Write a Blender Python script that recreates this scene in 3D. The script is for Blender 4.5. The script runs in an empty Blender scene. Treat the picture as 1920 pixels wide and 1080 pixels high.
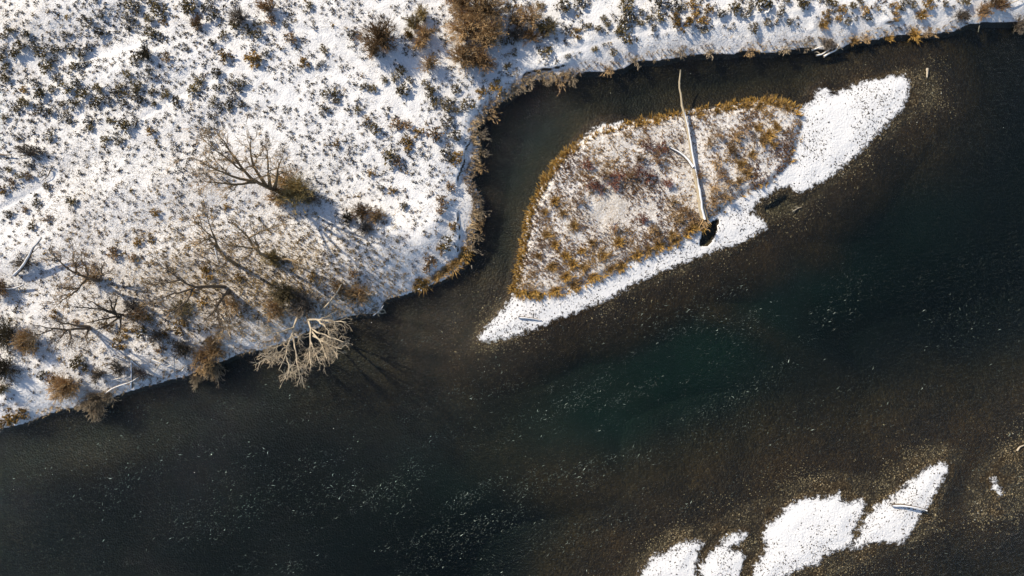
import bpy, math, random
import numpy as np
from mathutils import Vector

random.seed(7)
rng = np.random.default_rng(11)
sc = bpy.context.scene
COL = sc.collection
R = math.radians

# ------------------------------------------------------------------ camera, sky, sun, exposure
H = 64.0                                   # drone height above the water
cam_d = bpy.data.cameras.new('camera'); cam = bpy.data.objects.new('camera', cam_d); COL.objects.link(cam)
cam.location = (0, 0, H); cam.rotation_euler = (0, 0, 0)
cam_d.sensor_width = 36; cam_d.lens = 24; cam_d.clip_end = 3000; cam_d.clip_start = 0.5
sc.camera = cam
SUN_EL = 33.0
SX, SY = -0.79, 0.61                       # towards the sun, on the ground plane
w = bpy.data.worlds.new('World'); sc.world = w; w.use_nodes = True
nt = w.node_tree; bg = nt.nodes['Background']
sky = nt.nodes.new('ShaderNodeTexSky'); sky.sky_type = 'NISHITA'; sky.sun_disc = False
sky.sun_elevation = R(SUN_EL); sky.sun_rotation = math.atan2(SX, SY); sky.altitude = 200; sky.dust_density = 1.2
nt.links.new(sky.outputs[0], bg.inputs[0]); bg.inputs[1].default_value = 0.105
sun_d = bpy.data.lights.new('sun', 'SUN'); sun_d.energy = 4.3; sun_d.angle = R(0.9); sun_d.color = (1.0, 0.88, 0.71)
sun = bpy.data.objects.new('sun', sun_d); COL.objects.link(sun)
ce = math.cos(R(SUN_EL))
sun.rotation_euler = Vector((-SX*ce, -SY*ce, -math.sin(R(SUN_EL)))).to_track_quat('-Z', 'Y').to_euler()
sc.view_settings.view_transform = 'Standard'; sc.view_settings.look = 'None'
sc.view_settings.exposure = 0.33; sc.view_settings.gamma = 1.0
sc.cycles.use_denoising = True
sc.cycles.max_bounces = 6; sc.cycles.transparent_max_bounces = 12; sc.cycles.diffuse_bounces = 2
sc.cycles.glossy_bounces = 2; sc.cycles.volume_bounces = 0
sc.cycles.sample_clamp_indirect = 4.0

# ------------------------------------------------------------------ helpers
def at(px, py, z=0.0):
    k = (H - z) / H / 20.0
    return ((px - 960) * k, (540 - py) * k, z)

def P(*pts, z=0.0):
    return np.array([at(x, y, z)[:2] for x, y in pts])

def tag(o, label=None, cat=None, group=None, kind=None):
    if label: o['label'] = label
    if cat: o['category'] = cat
    if group: o['group'] = group
    if kind: o['kind'] = kind
    return o

def mesh(name, V, F, mats=(), midx=None, smooth=False, col=None, attrs=None):
    V = np.asarray(V, np.float32); F = np.asarray(F, np.int32)
    me = bpy.data.meshes.new(name)
    n, k = F.shape
    me.vertices.add(len(V)); me.vertices.foreach_set('co', V.ravel())
    me.loops.add(n * k); me.loops.foreach_set('vertex_index', F.ravel())
    me.polygons.add(n); me.polygons.foreach_set('loop_start', np.arange(0, n * k, k, dtype=np.int32))
    for m in mats: me.materials.append(m)
    if midx is not None: me.polygons.foreach_set('material_index', np.asarray(midx, np.int32))
    me.polygons.foreach_set('use_smooth', np.full(n, bool(smooth)))
    if col is not None:
        a = me.attributes.new('col', 'FLOAT_COLOR', 'POINT')
        c = np.ones((len(V), 4), np.float32); c[:, :3] = col; a.data.foreach_set('color', c.ravel())
    for kx, v in (attrs or {}).items():
        a = me.attributes.new(kx, 'FLOAT', 'POINT'); a.data.foreach_set('value', np.asarray(v, np.float32))
    me.update(calc_edges=True)
    return me

def obj(name, me, parent=None, loc=None, rz=0.0, scale=None):
    o = bpy.data.objects.new(name, me); COL.objects.link(o)
    if parent is not None: o.parent = parent
    if loc is not None: o.location = loc
    if rz: o.rotation_euler = (0, 0, rz)
    if scale is not None: o.scale = scale if hasattr(scale, '__len__') else (scale,) * 3
    return o

def empty(name, loc, rz=0.0):
    o = bpy.data.objects.new(name, None); COL.objects.link(o); o.location = loc; o.rotation_euler = (0, 0, rz)
    o.empty_display_size = 0.3
    return o

_lat = rng.random((16, 256, 256)).astype(np.float32)
def vnoise(x, y, seed):
    L = _lat[seed % 16]; xi = np.floor(x).astype(int); yi = np.floor(y).astype(int)
    fx = x - xi; fy = y - yi; fx = fx*fx*(3-2*fx); fy = fy*fy*(3-2*fy)
    a = L[yi & 255, xi & 255]; b = L[yi & 255, (xi+1) & 255]; c = L[(yi+1) & 255, xi & 255]; d = L[(yi+1) & 255, (xi+1) & 255]
    return (a*(1-fx)+b*fx)*(1-fy) + (c*(1-fx)+d*fx)*fy
def fbm(x, y, wl, octv=4, seed=0, gain=0.5):
    s = 0; amp = 1; tot = 0; f = 1.0 / wl
    for o in range(octv):
        s = s + amp * (vnoise(x*f + 17.3*o, y*f - 9.1*o, seed + o) - 0.5) * 2; tot += amp; amp *= gain; f *= 2.03
    return s / tot
def sm(x, a, b):
    t = np.clip((x - a) / (b - a), 0, 1); return t*t*(3-2*t)

def sdf(X, Y, poly):
    """signed distance, positive inside"""
    d2 = np.full(X.shape, 1e12); ins = np.zeros(X.shape, bool)
    n = len(poly)
    for i in range(n):
        ax, ay = poly[i]; bx, by = poly[(i+1) % n]
        ex, ey = bx-ax, by-ay
        wx, wy = X-ax, Y-ay
        t = np.clip((wx*ex + wy*ey) / (ex*ex + ey*ey + 1e-12), 0, 1)
        d2 = np.minimum(d2, (wx-ex*t)**2 + (wy-ey*t)**2)
        c = ((ay > Y) != (by > Y)) & (X < ex * (Y-ay) / (by-ay+1e-12) + ax)
        ins ^= c
    d = np.sqrt(d2)
    return np.where(ins, d, -d)

# ------------------------------------------------------------------ materials
def new_mat(name):
    m = bpy.data.materials.new(name); m.use_nodes = True
    return m, m.node_tree, m.node_tree.nodes['Principled BSDF']
def N(nt, t, **kw):
    n = nt.nodes.new(t)
    for k, v in kw.items():
        if hasattr(n, k): setattr(n, k, v)
        else: n.inputs[k].default_value = v
    return n
def ramp(nt, stops, inp):
    r = nt.nodes.new('ShaderNodeValToRGB'); e = r.color_ramp.elements
    while len(e) > len(stops): e.remove(e[-1])
    while len(e) < len(stops): e.new(0.5)
    for el, (p, c) in zip(e, stops):
        el.position = p; el.color = (*c, 1) if len(c) == 3 else c
    nt.links.new(inp, r.inputs[0]); return r
def mixc(nt, fac, a, b):
    m = nt.nodes.new('ShaderNodeMix'); m.data_type = 'RGBA'
    for sock, v in ((m.inputs[0], fac), (m.inputs[6], a), (m.inputs[7], b)):
        if hasattr(v, 'is_linked') or hasattr(v, 'links'): nt.links.new(v, sock)
        else: sock.default_value = v if not isinstance(v, tuple) else (*v, 1)
    return m.outputs[2]
def math_(nt, op, a, b=None, c=None, clamp=False):
    m = nt.nodes.new('ShaderNodeMath'); m.operation = op; m.use_clamp = clamp
    for s, v in zip(m.inputs, (a, b, c)):
        if v is None: continue
        if hasattr(v, 'links'): nt.links.new(v, s)
        else: s.default_value = v
    return m.outputs[0]

def ground_material():
    m, nt, b = new_mat('snow_and_gravel'); L = nt.links.new
    geo = N(nt, 'ShaderNodeNewGeometry'); pos = geo.outputs['Position']
    def attr(n):
        a = N(nt, 'ShaderNodeAttribute'); a.attribute_name = n; return a.outputs['Fac']
    def noise(scale, det=4, rough=0.6, dist=0.0):
        n = N(nt, 'ShaderNodeTexNoise'); n.inputs['Scale'].default_value = scale; n.inputs['Detail'].default_value = det
        n.inputs['Roughness'].default_value = rough; n.inputs['Distortion'].default_value = dist
        L(pos, n.inputs['Vector']); return n.outputs['Fac']
    # bed of cobbles
    vor = N(nt, 'ShaderNodeTexVoronoi'); vor.inputs['Scale'].default_value = 5.5; L(pos, vor.inputs['Vector'])
    stone = ramp(nt, [(0.0, (0.012, 0.008, 0.0035)), (0.5, (0.023, 0.0155, 0.0065)), (0.85, (0.038, 0.026, 0.011)), (1.0, (0.075, 0.055, 0.030))], vor.outputs['Color'])
    vg = N(nt, 'ShaderNodeTexVoronoi'); vg.inputs['Scale'].default_value = 8.5; L(pos, vg.inputs['Vector'])
    cob = ramp(nt, [(0.0, (0.010, 0.007, 0.004)), (0.45, (0.035, 0.025, 0.012)), (0.78, (0.085, 0.063, 0.032)), (1.0, (0.36, 0.29, 0.18))], vg.outputs['Color'])
    gfac = ramp(nt, [(0.62, (0, 0, 0)), (0.90, (1, 1, 1))], math_(nt, 'ADD', math_(nt, 'MULTIPLY', attr('gravel'), 0.45), math_(nt, 'MULTIPLY', noise(0.45, 8, 0.75, 0.8), 0.75))).outputs[0]
    patch = ramp(nt, [(0.35, (0.55, 0.55, 0.6)), (0.65, (1.15, 1.0, 0.8))], noise(0.22, 5))
    mul = N(nt, 'ShaderNodeMix'); mul.data_type = 'RGBA'; mul.blend_type = 'MULTIPLY'; mul.inputs[0].default_value = 1
    L(stone.outputs[0], mul.inputs[6]); L(patch.outputs[0], mul.inputs[7])
    deep = mixc(nt, attr('green'), (0.0040, 0.0038, 0.0046), (0.0095, 0.026, 0.020))  # green of light scattered in deep water, painted into the bed colour
    bed = mixc(nt, gfac, mixc(nt, attr('depth_tint'), mul.outputs[2], deep), cob.outputs[0])  # deep bed tinted by depth, painting the light lost in the water
    # dry litter in snow
    lit_n = noise(7.0, 5, 0.75)
    lit_col = ramp(nt, [(0.3, (0.20, 0.15, 0.09)), (0.55, (0.40, 0.30, 0.165)), (0.75, (0.56, 0.43, 0.24))], noise(11, 3))
    lit_fac = math_(nt, 'MULTIPLY', ramp(nt, [(0.44, (0, 0, 0)), (0.60, (1, 1, 1))], math_(nt, 'ADD', lit_n, math_(nt, 'MULTIPLY', math_(nt, 'SUBTRACT', attr('litter'), 0.5), 0.34))).outputs[0], math_(nt, 'MULTIPLY', attr('litter'), 0.85))
    snow_c = ramp(nt, [(0.3, (0.80, 0.81, 0.83)), (0.7, (0.88, 0.88, 0.88))], noise(1.3, 4)).outputs[0]
    snow_c = mixc(nt, lit_fac, snow_c, lit_col.outputs[0])
    # snow lies where the attribute says, with a broken edge, and not on steep faces
    sep = N(nt, 'ShaderNodeSeparateXYZ'); L(geo.outputs['True Normal'], sep.inputs[0])
    steep = ramp(nt, [(0.50, (0, 0, 0)), (0.66, (1, 1, 1))], sep.outputs['Z']).outputs[0]
    edge = math_(nt, 'ADD', attr('snow'), math_(nt, 'MULTIPLY', math_(nt, 'SUBTRACT', noise(1.9, 10, 0.86, 0.6), 0.5), 3.4))
    sfac = math_(nt, 'MULTIPLY', ramp(nt, [(0.47, (0, 0, 0)), (0.53, (1, 1, 1))], edge).outputs[0], steep)
    soil = mixc(nt, math_(nt, 'GREATER_THAN', attr('soil'), 0.5), bed, (0.05, 0.042, 0.034))
    L(mixc(nt, sfac, soil, snow_c), b.inputs['Base Color'])
    L(math_(nt, 'ADD', math_(nt, 'MULTIPLY', sfac, 0.2), 0.6), b.inputs['Roughness'])
    b.inputs['Specular IOR Level'].default_value = 0.25
    bump = N(nt, 'ShaderNodeBump'); bump.inputs['Strength'].default_value = 0.75; bump.inputs['Distance'].default_value = 0.10
    hmix = N(nt, 'ShaderNodeMix'); L(sfac, hmix.inputs[0])
    L(math_(nt, 'MULTIPLY', math_(nt, 'SUBTRACT', 1.0, vor.outputs['Distance']), 0.9), hmix.inputs[2])
    L(math_(nt, 'ADD', math_(nt, 'ADD', noise(4.5, 6, 0.75), math_(nt, 'MULTIPLY', vor.outputs['Distance'], -0.35)), math_(nt, 'MULTIPLY', sfac, 0.6)), hmix.inputs[3])
    L(hmix.outputs[0], bump.inputs['Height']); L(bump.outputs[0], b.inputs['Normal'])
    return m
GROUND = ground_material()

def water_material():
    m = bpy.data.materials.new('river_water'); m.use_nodes = True; nt = m.node_tree; L = nt.links.new
    nt.nodes.remove(nt.nodes['Principled BSDF']); out = nt.nodes['Material Output']
    geo = N(nt, 'ShaderNodeNewGeometry')
    mp = N(nt, 'ShaderNodeMapping'); mp.inputs['Rotation'].default_value = (0, 0, R(-28)); mp.inputs['Scale'].default_value = (1.0, 2.1, 1)
    L(geo.outputs['Position'], mp.inputs['Vector'])
    n1 = N(nt, 'ShaderNodeTexNoise'); n1.inputs['Scale'].default_value = 1.9; n1.inputs['Detail'].default_value = 5; n1.inputs['Roughness'].default_value = 0.68; n1.inputs['Distortion'].default_value = 0.6
    L(mp.outputs[0], n1.inputs['Vector'])
    bump = N(nt, 'ShaderNodeBump'); bump.inputs['Strength'].default_value = 1.0; bump.inputs['Distance'].default_value = 0.12
    L(n1.outputs['Fac'], bump.inputs['Height'])
    fr = N(nt, 'ShaderNodeFresnel'); L(math_(nt, 'SUBTRACT', 1.33, math_(nt, 'MULTIPLY', geo.outputs['Backfacing'], 1.33 - 1/1.33)), fr.inputs['IOR']); L(bump.outputs[0], fr.inputs['Normal'])
    gl = N(nt, 'ShaderNodeBsdfGlossy'); gl.inputs['Roughness'].default_value = 0.04; L(bump.outputs[0], gl.inputs['Normal'])
    tr = N(nt, 'ShaderNodeBsdfTransparent'); tr.inputs[0].default_value = (0.96, 0.98, 0.97, 1)
    mx = N(nt, 'ShaderNodeMixShader'); L(fr.outputs[0], mx.inputs[0]); L(tr.outputs[0], mx.inputs[1]); L(gl.outputs[0], mx.inputs[2])
    L(mx.outputs[0], out.inputs['Surface'])
    va = N(nt, 'ShaderNodeVolumeAbsorption'); va.inputs['Color'].default_value = (0.36, 0.56, 0.48, 1); va.inputs['Density'].default_value = 0.45
    L(va.outputs[0], out.inputs['Volume'])
    return m
WATER = water_material()

def plain(name, c, rough=0.85, var=0.25, rand=True, spec=0.2):
    """plain surface with grain and a small change from object to object"""
    m, nt, b = new_mat(name); L = nt.links.new
    tc = N(nt, 'ShaderNodeTexCoord'); n = N(nt, 'ShaderNodeTexNoise'); n.inputs['Scale'].default_value = 6; n.inputs['Detail'].default_value = 3
    L(tc.outputs['Object'], n.inputs['Vector'])
    f = n.outputs['Fac']
    if rand:
        oi = N(nt, 'ShaderNodeObjectInfo'); f = math_(nt, 'ADD', math_(nt, 'MULTIPLY', f, 0.5), math_(nt, 'MULTIPLY', oi.outputs['Random'], 0.5))
    lo = tuple(x * (1 - var) for x in c); hi = tuple(min(1, x * (1 + var)) for x in c)
    L(ramp(nt, [(0.25, lo), (0.75, hi)], f).outputs[0], b.inputs['Base Color'])
    b.inputs['Roughness'].default_value = rough; b.inputs['Specular IOR Level'].default_value = spec
    return m
def vcol(name, rough=0.85):
    m, nt, b = new_mat(name)
    a = N(nt, 'ShaderNodeAttribute'); a.attribute_name = 'col'; nt.links.new(a.outputs['Color'], b.inputs['Base Color'])
    b.inputs['Roughness'].default_value = rough; b.inputs['Specular IOR Level'].default_value = 0.2
    return m
M = dict(
    sage=plain('sage_leaf', (0.165, 0.125, 0.052), var=0.45), sage_d=plain('sage_leaf_dark', (0.105, 0.085, 0.048), var=0.4),
    gold=plain('golden_brush', (0.30, 0.185, 0.055), var=0.4), brown=plain('brown_twig', (0.26, 0.165, 0.082), var=0.35),
    tan=plain('tan_twig', (0.42, 0.285, 0.145), var=0.35), red=plain('red_twig', (0.25, 0.115, 0.080), var=0.35),
    grey=plain('grey_twig', (0.16, 0.135, 0.11), var=0.35), pale=plain('frosted_twig', (0.36, 0.29, 0.20), var=0.35),
    snow=plain('snow', (0.82, 0.83, 0.85), var=0.04), bark=plain('grey_bark', (0.23, 0.175, 0.11), var=0.4),
    palebark=plain('pale_bark', (0.48, 0.41, 0.31), var=0.38), wood=plain('weathered_wood', (0.40, 0.34, 0.24), var=0.3),
    dead=plain('dark_dead_wood', (0.14, 0.11, 0.082), var=0.3), olive=plain('olive_twig', (0.34, 0.26, 0.115), var=0.35),
    stuff=vcol('mixed_stems'), stone=vcol('river_stone', 0.6), foam_glints=vcol('foam_glints', 0.5),
)

# ------------------------------------------------------------------ outlines traced from the photograph (pixels -> water level or bank level)
meadow = P((-9000, 4400), (-1200, 1120), (-300, 880), (0, 805), (60, 790), (120, 770), (180, 755), (235, 738), (300, 718), (360, 700), (420, 675), (460, 662), (500, 655),
  (530, 645), (600, 615), (640, 597), (680, 590), (712, 588), (722, 565), (735, 558), (780, 545), (830, 525), (865, 505), (880, 480), (886, 455), (891, 425),
  (900, 400), (902, 370), (891, 355), (883, 345), (886, 325), (899, 300), (901, 270), (893, 240), (908, 225), (924, 205), (952, 185), (968, 175), (990, 158),
  (1000, 150), (1035, 153), (1065, 152), (1085, 140), (1130, 135), (1165, 132), (1190, 118), (1250, 112), (1290, 105), (1350, 102), (1420, 98), (1450, 98),
  (1510, 90), (1540, 92), (1580, 90), (1595, 83), (1640, 75), (1680, 65), (1740, 68), (1790, 60), (1815, 48), (1870, 43), (1925, 42), (2300, 0), (3500, -300), (12000, -4000), (12000, -12000), (-12000, -12000), (-12000, 4400))
plateau = P((-9000, 4300), (-1200, 1080), (-300, 850), (0, 775), (70, 755), (180, 728), (300, 690), (420, 645), (500, 625), (600, 585), (700, 550),
  (780, 520), (830, 500), (855, 470), (862, 400), (858, 340), (872, 300), (880, 262), (893, 225), (917, 192), (958, 162), (985, 135), (1060, 118), (1150, 92), (1230, 75),
  (1300, 64), (1400, 58), (1470, 50), (1530, 50), (1600, 48), (1690, 32), (1720, 28), (1800, 18), (1920, 2), (2300, -40), (3500, -360), (12000, -4100), (12000, -12000), (-12000, -12000), (-12000, 4300), z=1.3)
far_bank = P((-12000, 7500), (-1000, 2300), (800, 1750), (2000, 1480), (3500, 800), (12000, -3000), (12000, 12000), (-12000, 12000))
island = P((963, 550), (968, 515), (976, 480), (983, 440), (993, 400), (1008, 365), (1023, 335), (1048, 300), (1078, 272), (1100, 255), (1130, 245), (1170, 235), (1220, 223),
  (1280, 209), (1340, 201), (1400, 191), (1450, 186), (1480, 193), (1500, 206), (1507, 230), (1500, 270), (1480, 310), (1450, 345), (1400, 365), (1370, 385), (1345, 405), (1315, 430),
  (1290, 445), (1240, 470), (1190, 490), (1150, 510), (1100, 535), (1050, 550), (1010, 556), (980, 553), z=0.4)
isl_snow = P((965, 545), (948, 575), (925, 600), (900, 628), (898, 641), (950, 635), (990, 622), (1040, 600), (1090, 580), (1140, 560), (1200, 525), (1260, 500), (1310, 480), (1340, 470),
  (1400, 450), (1436, 426), (1425, 410), (1405, 398), (1425, 375), (1455, 355), (1480, 348), (1497, 361), (1520, 350), (1560, 330), (1590, 305), (1615, 280), (1640, 255), (1670, 225), (1690, 203), (1701, 180),
  (1704, 155), (1695, 141), (1660, 145), (1610, 155), (1580, 170), (1560, 178), (1545, 164), (1530, 172), (1522, 192), (1500, 202), (1450, 200), (1300, 225), (1180, 236), (1160, 229), (1130, 233), (1105, 248), (1085, 272), (1040, 320), (1000, 420), (975, 500))
hole = P((1320, 428), (1345, 411), (1340, 436), (1328, 458), (1312, 461))
snA = P((1190, 1100), (1198, 1080), (1205, 1065), (1215, 1055), (1225, 1042), (1250, 1035), (1262, 1025), (1290, 1013), (1320, 1018), (1310, 1028), (1308, 1045), (1302, 1062), (1310, 1100))
snB = P((1312, 1062), (1330, 1035), (1345, 1025), (1360, 1008), (1375, 1000), (1400, 997), (1395, 1010), (1372, 1022), (1365, 1030), (1390, 1035), (1395, 1045), (1388, 1065), (1380, 1100), (1318, 1100))
snC = P((1418, 1055), (1432, 1040), (1437, 1025), (1430, 1000), (1437, 985), (1450, 975), (1470, 955), (1490, 940), (1520, 932), (1540, 935), (1560, 930), (1571, 921), (1578, 940), (1590, 943), (1605, 938), (1621, 940),
  (1618, 960), (1605, 980), (1595, 1000), (1597, 1022), (1575, 1028), (1545, 1040), (1535, 1055), (1500, 1065), (1470, 1080), (1440, 1100), (1405, 1100))
snD = P((1592, 1031), (1605, 1012), (1620, 975), (1640, 952), (1655, 940), (1680, 925), (1700, 905), (1715, 895), (1740, 875), (1765, 866), (1776, 875), (1772, 890), (1760, 910), (1748, 935), (1735, 955), (1720, 975), (1705, 1000), (1692, 1016), (1650, 1015), (1630, 1020))
snE = P((1858, 900), (1866, 900), (1868, 910), (1880, 925), (1872, 930), (1862, 915))
grav_low = P((1140, 1110), (1190, 1045), (1260, 995), (1330, 990), (1380, 955), (1440, 935), (1490, 905), (1560, 890), (1640, 900), (1700, 862), (1760, 838), (1805, 845), (1790, 890), (1762, 950), (1745, 990), (1700, 1025), (1640, 1045), (1560, 1080), (1500, 1130))
grav_r = P((1805, 965), (1820, 905), (1860, 850), (1910, 825), (1990, 800), (2010, 900), (1930, 955), (1860, 972))
grav_isl = P((880, 655), (890, 620), (940, 570), (975, 560), (1010, 580), (1140, 570), (1200, 537), (1310, 492), (1430, 438), (1470, 385), (1490, 400), (1560, 345), (1640, 275), (1700, 225), (1755, 185), (1760, 150), (1745, 130), (1700, 130), (1600, 160), (1500, 260), (1400, 400), (1200, 500), (1000, 615), (930, 655))

# coarse signed distance fields, sampled by interpolation
CS = 0.3
cx = np.arange(-75, 75.01, CS); cy = np.arange(-55, 55.01, CS)
CX, CY = np.meshgrid(cx, cy)
ncoarse = fbm(CX, CY, 1.7, 4, 3) * 0.30
D = {k: sdf(CX, CY, v) for k, v in dict(meadow=meadow, plateau=plateau, far=far_bank, island=island, isnow=isl_snow, hole=hole, A=snA, B=snB, C=snC, Dd=snD, E=snE, glow=grav_low, gr=grav_r, gi=grav_isl).items()}
for k in ('meadow', 'plateau', 'far', 'island'): D[k] = D[k] + ncoarse * (1.4 if k == 'plateau' else 0.8)
def samp(arr, x, y):
    fx = np.clip((x - cx[0]) / CS, 0, len(cx) - 1.001); fy = np.clip((y - cy[0]) / CS, 0, len(cy) - 1.001)
    i = fx.astype(int); j = fy.astype(int); u = fx - i; v = fy - j
    return (arr[j, i]*(1-u) + arr[j, i+1]*u)*(1-v) + (arr[j+1, i]*(1-u) + arr[j+1, i+1]*u)*v

# low swells of the meadow: (px, py, half length px, half width px, angle deg, height m)
swells = [(300, 352, 150, 45, 12, 0.75), (255, 128, 110, 30, 15, 0.45), (395, 470, 110, 40, 0, 0.55), (770, 432, 70, 32, 10, 0.6), (75, 30, 120, 40, 20, 0.6),
          (330, 225, 120, 30, 30, 0.35), (700, 40, 120, 35, -30, 0.35), (20, 480, 70, 30, 10, 0.45), (600, 505, 130, 30, 15, 0.45), (180, 245, 90, 28, 25, 0.3), (560, 200, 140, 30, -25, 0.25), (60, 380, 90, 26, 30, -0.2)]
trails = [P((690, 8), (742, 42), (800, 105), (830, 150)), P((560, 60), (622, 72), (660, 110), (712, 165), (745, 195)), P((780, 22), (830, 10)), P((40, 120), (170, 118), (270, 92)), P((15, 60), (80, 130), (150, 200), (200, 270)),
          P((250, 250), (330, 195), (440, 140)), P((700, 285), (760, 345), (800, 380)), P((745, 195), (800, 262), (855, 300)), P((1000, 118), (1180, 70), (1300, 50), (1500, 34)), P((0, 400), (80, 360), (120, 330)), P((330, 20), (400, 60), (470, 130), (560, 190)), P((1480, 0), (1530, 30)), P((0, 745), (70, 720), (110, 680))]
_seed = np.stack([rng.uniform(-50, 52, 1000), rng.uniform(-12, 30, 1000)], 1)
def cell_edge(x, y):
    """distance to the seams between irregular cells: the narrow trails that thread the brush"""
    x = np.atleast_1d(x); y = np.atleast_1d(y); out = np.empty(len(x))
    for i in range(0, len(x), 4000):
        d = np.hypot(x[i:i+4000, None]-_seed[None, :, 0], y[i:i+4000, None]-_seed[None, :, 1]); d.partition(1, axis=1)
        out[i:i+4000] = (d[:, 1]-d[:, 0])*0.5
    return out
def dist_lines(x, y, lines):
    d = np.full(x.shape, 1e6)
    for ln in lines:
        for (ax, ay), (bx, by) in zip(ln[:-1], ln[1:]):
            ex, ey = bx-ax, by-ay; t = np.clip(((x-ax)*ex + (y-ay)*ey) / (ex*ex+ey*ey), 0, 1)
            d = np.minimum(d, np.hypot(x-ax-ex*t, y-ay-ey*t))
    return d

def LIPK(x, y):
    """1 where the bank is freshly cut, 0 where it is a smooth snowy slope"""
    px = 960 + x*20.4; py = 540 - y*20.4
    z = sm(px, 820, 870) * (py < 470) * (1 - sm(px, 1040, 1100)) + 0.8 * sm(px, 1520, 1530) * (1 - sm(px, 1575, 1590)) + 0.8 * sm(px, 1650, 1670) * (1 - sm(px, 1700, 1715))
    return np.clip(z, 0, 1) * sm(fbm(x, y, 3.0, 2, 12), -0.25, 0.05)

def height(x, y):
    g = lambda k: samp(D[k], x, y)
    dm, dp, di, dis, dh = g('meadow'), g('plateau'), g('island'), g('isnow'), g('hole')
    fine = fbm(x, y, 0.9, 3, 5) * 0.07
    # river bed
    dland = -np.maximum(np.maximum(dm, di), np.maximum(dis, g('far')))
    dw = np.maximum(dland, 0)
    depth = 0.25 + 1.25 * (1 - np.exp(-dw / 2.2)) + 0.9 * (1 - np.exp(-np.maximum(dw - 6, 0) / 5.0))
    for (px, py, sx, sy, ang, a) in [(800, 650, 130, 60, 20, 0.72), (880, 590, 60, 70, 0, 0.8), (1200, 960, 330, 90, -18, 0.82), (1700, 830, 260, 60, -20, 0.75), (1480, 430, 120, 40, -35, 0.7), (1780, 250, 120, 110, -40, 0.62), (1300, 560, 260, 28, -25, 0.5),
                                     (1380, 205, 160, 26, -8, 0.45), (1120, 230, 70, 26, -30, 0.4), (150, 870, 120, 40, 10, 0.5), (1500, 180, 70, 35, 0, 0.55), (700, 610, 50, 20, 0, 0.5), (1850, 800, 200, 50, -15, 0.6), (700, 780, 300, 80, 10, 0.3)]:
        X0, Y0, _ = at(px, py); c, s = math.cos(R(ang)), math.sin(R(ang))
        u = ((x-X0)*c + (y-Y0)*s) / (sx/20); v = (-(x-X0)*s + (y-Y0)*c) / (sy/20)
        depth = depth * (1 - a * np.exp(-0.5*(u*u+v*v)))
    dg = np.maximum(np.maximum(g('glow'), g('gr')), g('gi'))
    shoal = -0.05 + 0.10 * fbm(x, y, 2.2, 4, 2) + np.clip(dg, -0.2, 0.8) * 0.04
    shoal = np.where(dg < 0, -0.05 + 0.03 * dg - np.where(g('gi') > dg - 0.01, 0.030, 0.011) * dg * dg + 0.06 * fbm(x, y, 1.6, 3, 9), shoal)
    bed = np.maximum(-depth, shoal) + fbm(x, y, 0.5, 2, 7) * 0.03
    bed = np.minimum(bed, np.where(dg > -0.05, 0.09, -0.06))
    X0, Y0, _ = at(1452, 378); pool = np.exp(-0.5*(((x-X0)/1.5)**2 + ((y-Y0)/0.75)**2)); bed = bed - 0.55*pool
    # gravel bars under snow
    ds = np.maximum(np.maximum(np.maximum(g('A'), g('B')), np.maximum(g('C'), g('Dd'))), np.maximum(g('E'), dis))
    h = np.where(ds > -0.9, np.maximum(bed, -0.08 + 0.20 * sm(ds, -0.9, 0.2) + 0.10 * sm(ds, 0.2, 1.6) + fbm(x, y, 1.1, 4, 4) * 0.035 * sm(ds, -0.3, 0.5)), bed)
    # island
    hi = 0.12 + 0.42 * sm(di, -0.15, 0.9) + fine + 0.14 * fbm(x, y, 3.5, 3, 6) * sm(di, 0.3, 1.5)
    h = np.where(di > -0.15, np.maximum(h, hi), h)
    h = np.where(dh > -0.15, h*(1 - sm(dh, -0.15, 0.12)) + (-0.45) * sm(dh, -0.15, 0.12), h)
    # meadow: beach, cut bank, plain with swells
    und = 0.20 * fbm(x, y, 9, 3, 1) + 0.10 * fbm(x, y, 3.1, 3, 8)
    for (px, py, sx, sy, ang, a) in swells:
        X0, Y0, _ = at(px, py, 1.3); c, s = math.cos(R(ang)), math.sin(R(ang))
        u = ((x-X0)*c + (y-Y0)*s) / (sx/20); v = (-(x-X0)*s + (y-Y0)*c) / (sy/20)
        und = und + a * np.exp(-0.5*(u*u+v*v))
    hm = 0.06 + 0.34 * sm(dm, -0.2, 1.3) + 0.14 * sm(dm, 0.8, 3.5) + fine + 0.50 * (0.6 * LIPK(x, y) * sm(dp, -0.10, 0.10) + (1 - 0.6 * LIPK(x, y)) * sm(dp, -1.3, 1.8)) + und * sm(dp, 0.0, 2.5)
    hm = hm - 0.07 * np.exp(-(dist_lines(x, y, trails) / 0.22)**2) * sm(dp, 0, 1)
    h = np.where(dm > -0.25, np.maximum(h, hm - 1.2 * sm(-dm, 0.0, 0.25)), h)
    df = g('far')
    h = np.where(df > -0.5, np.maximum(h, 0.05 + 1.2 * sm(df, -0.5, 4) + und), h)
    return h

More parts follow.
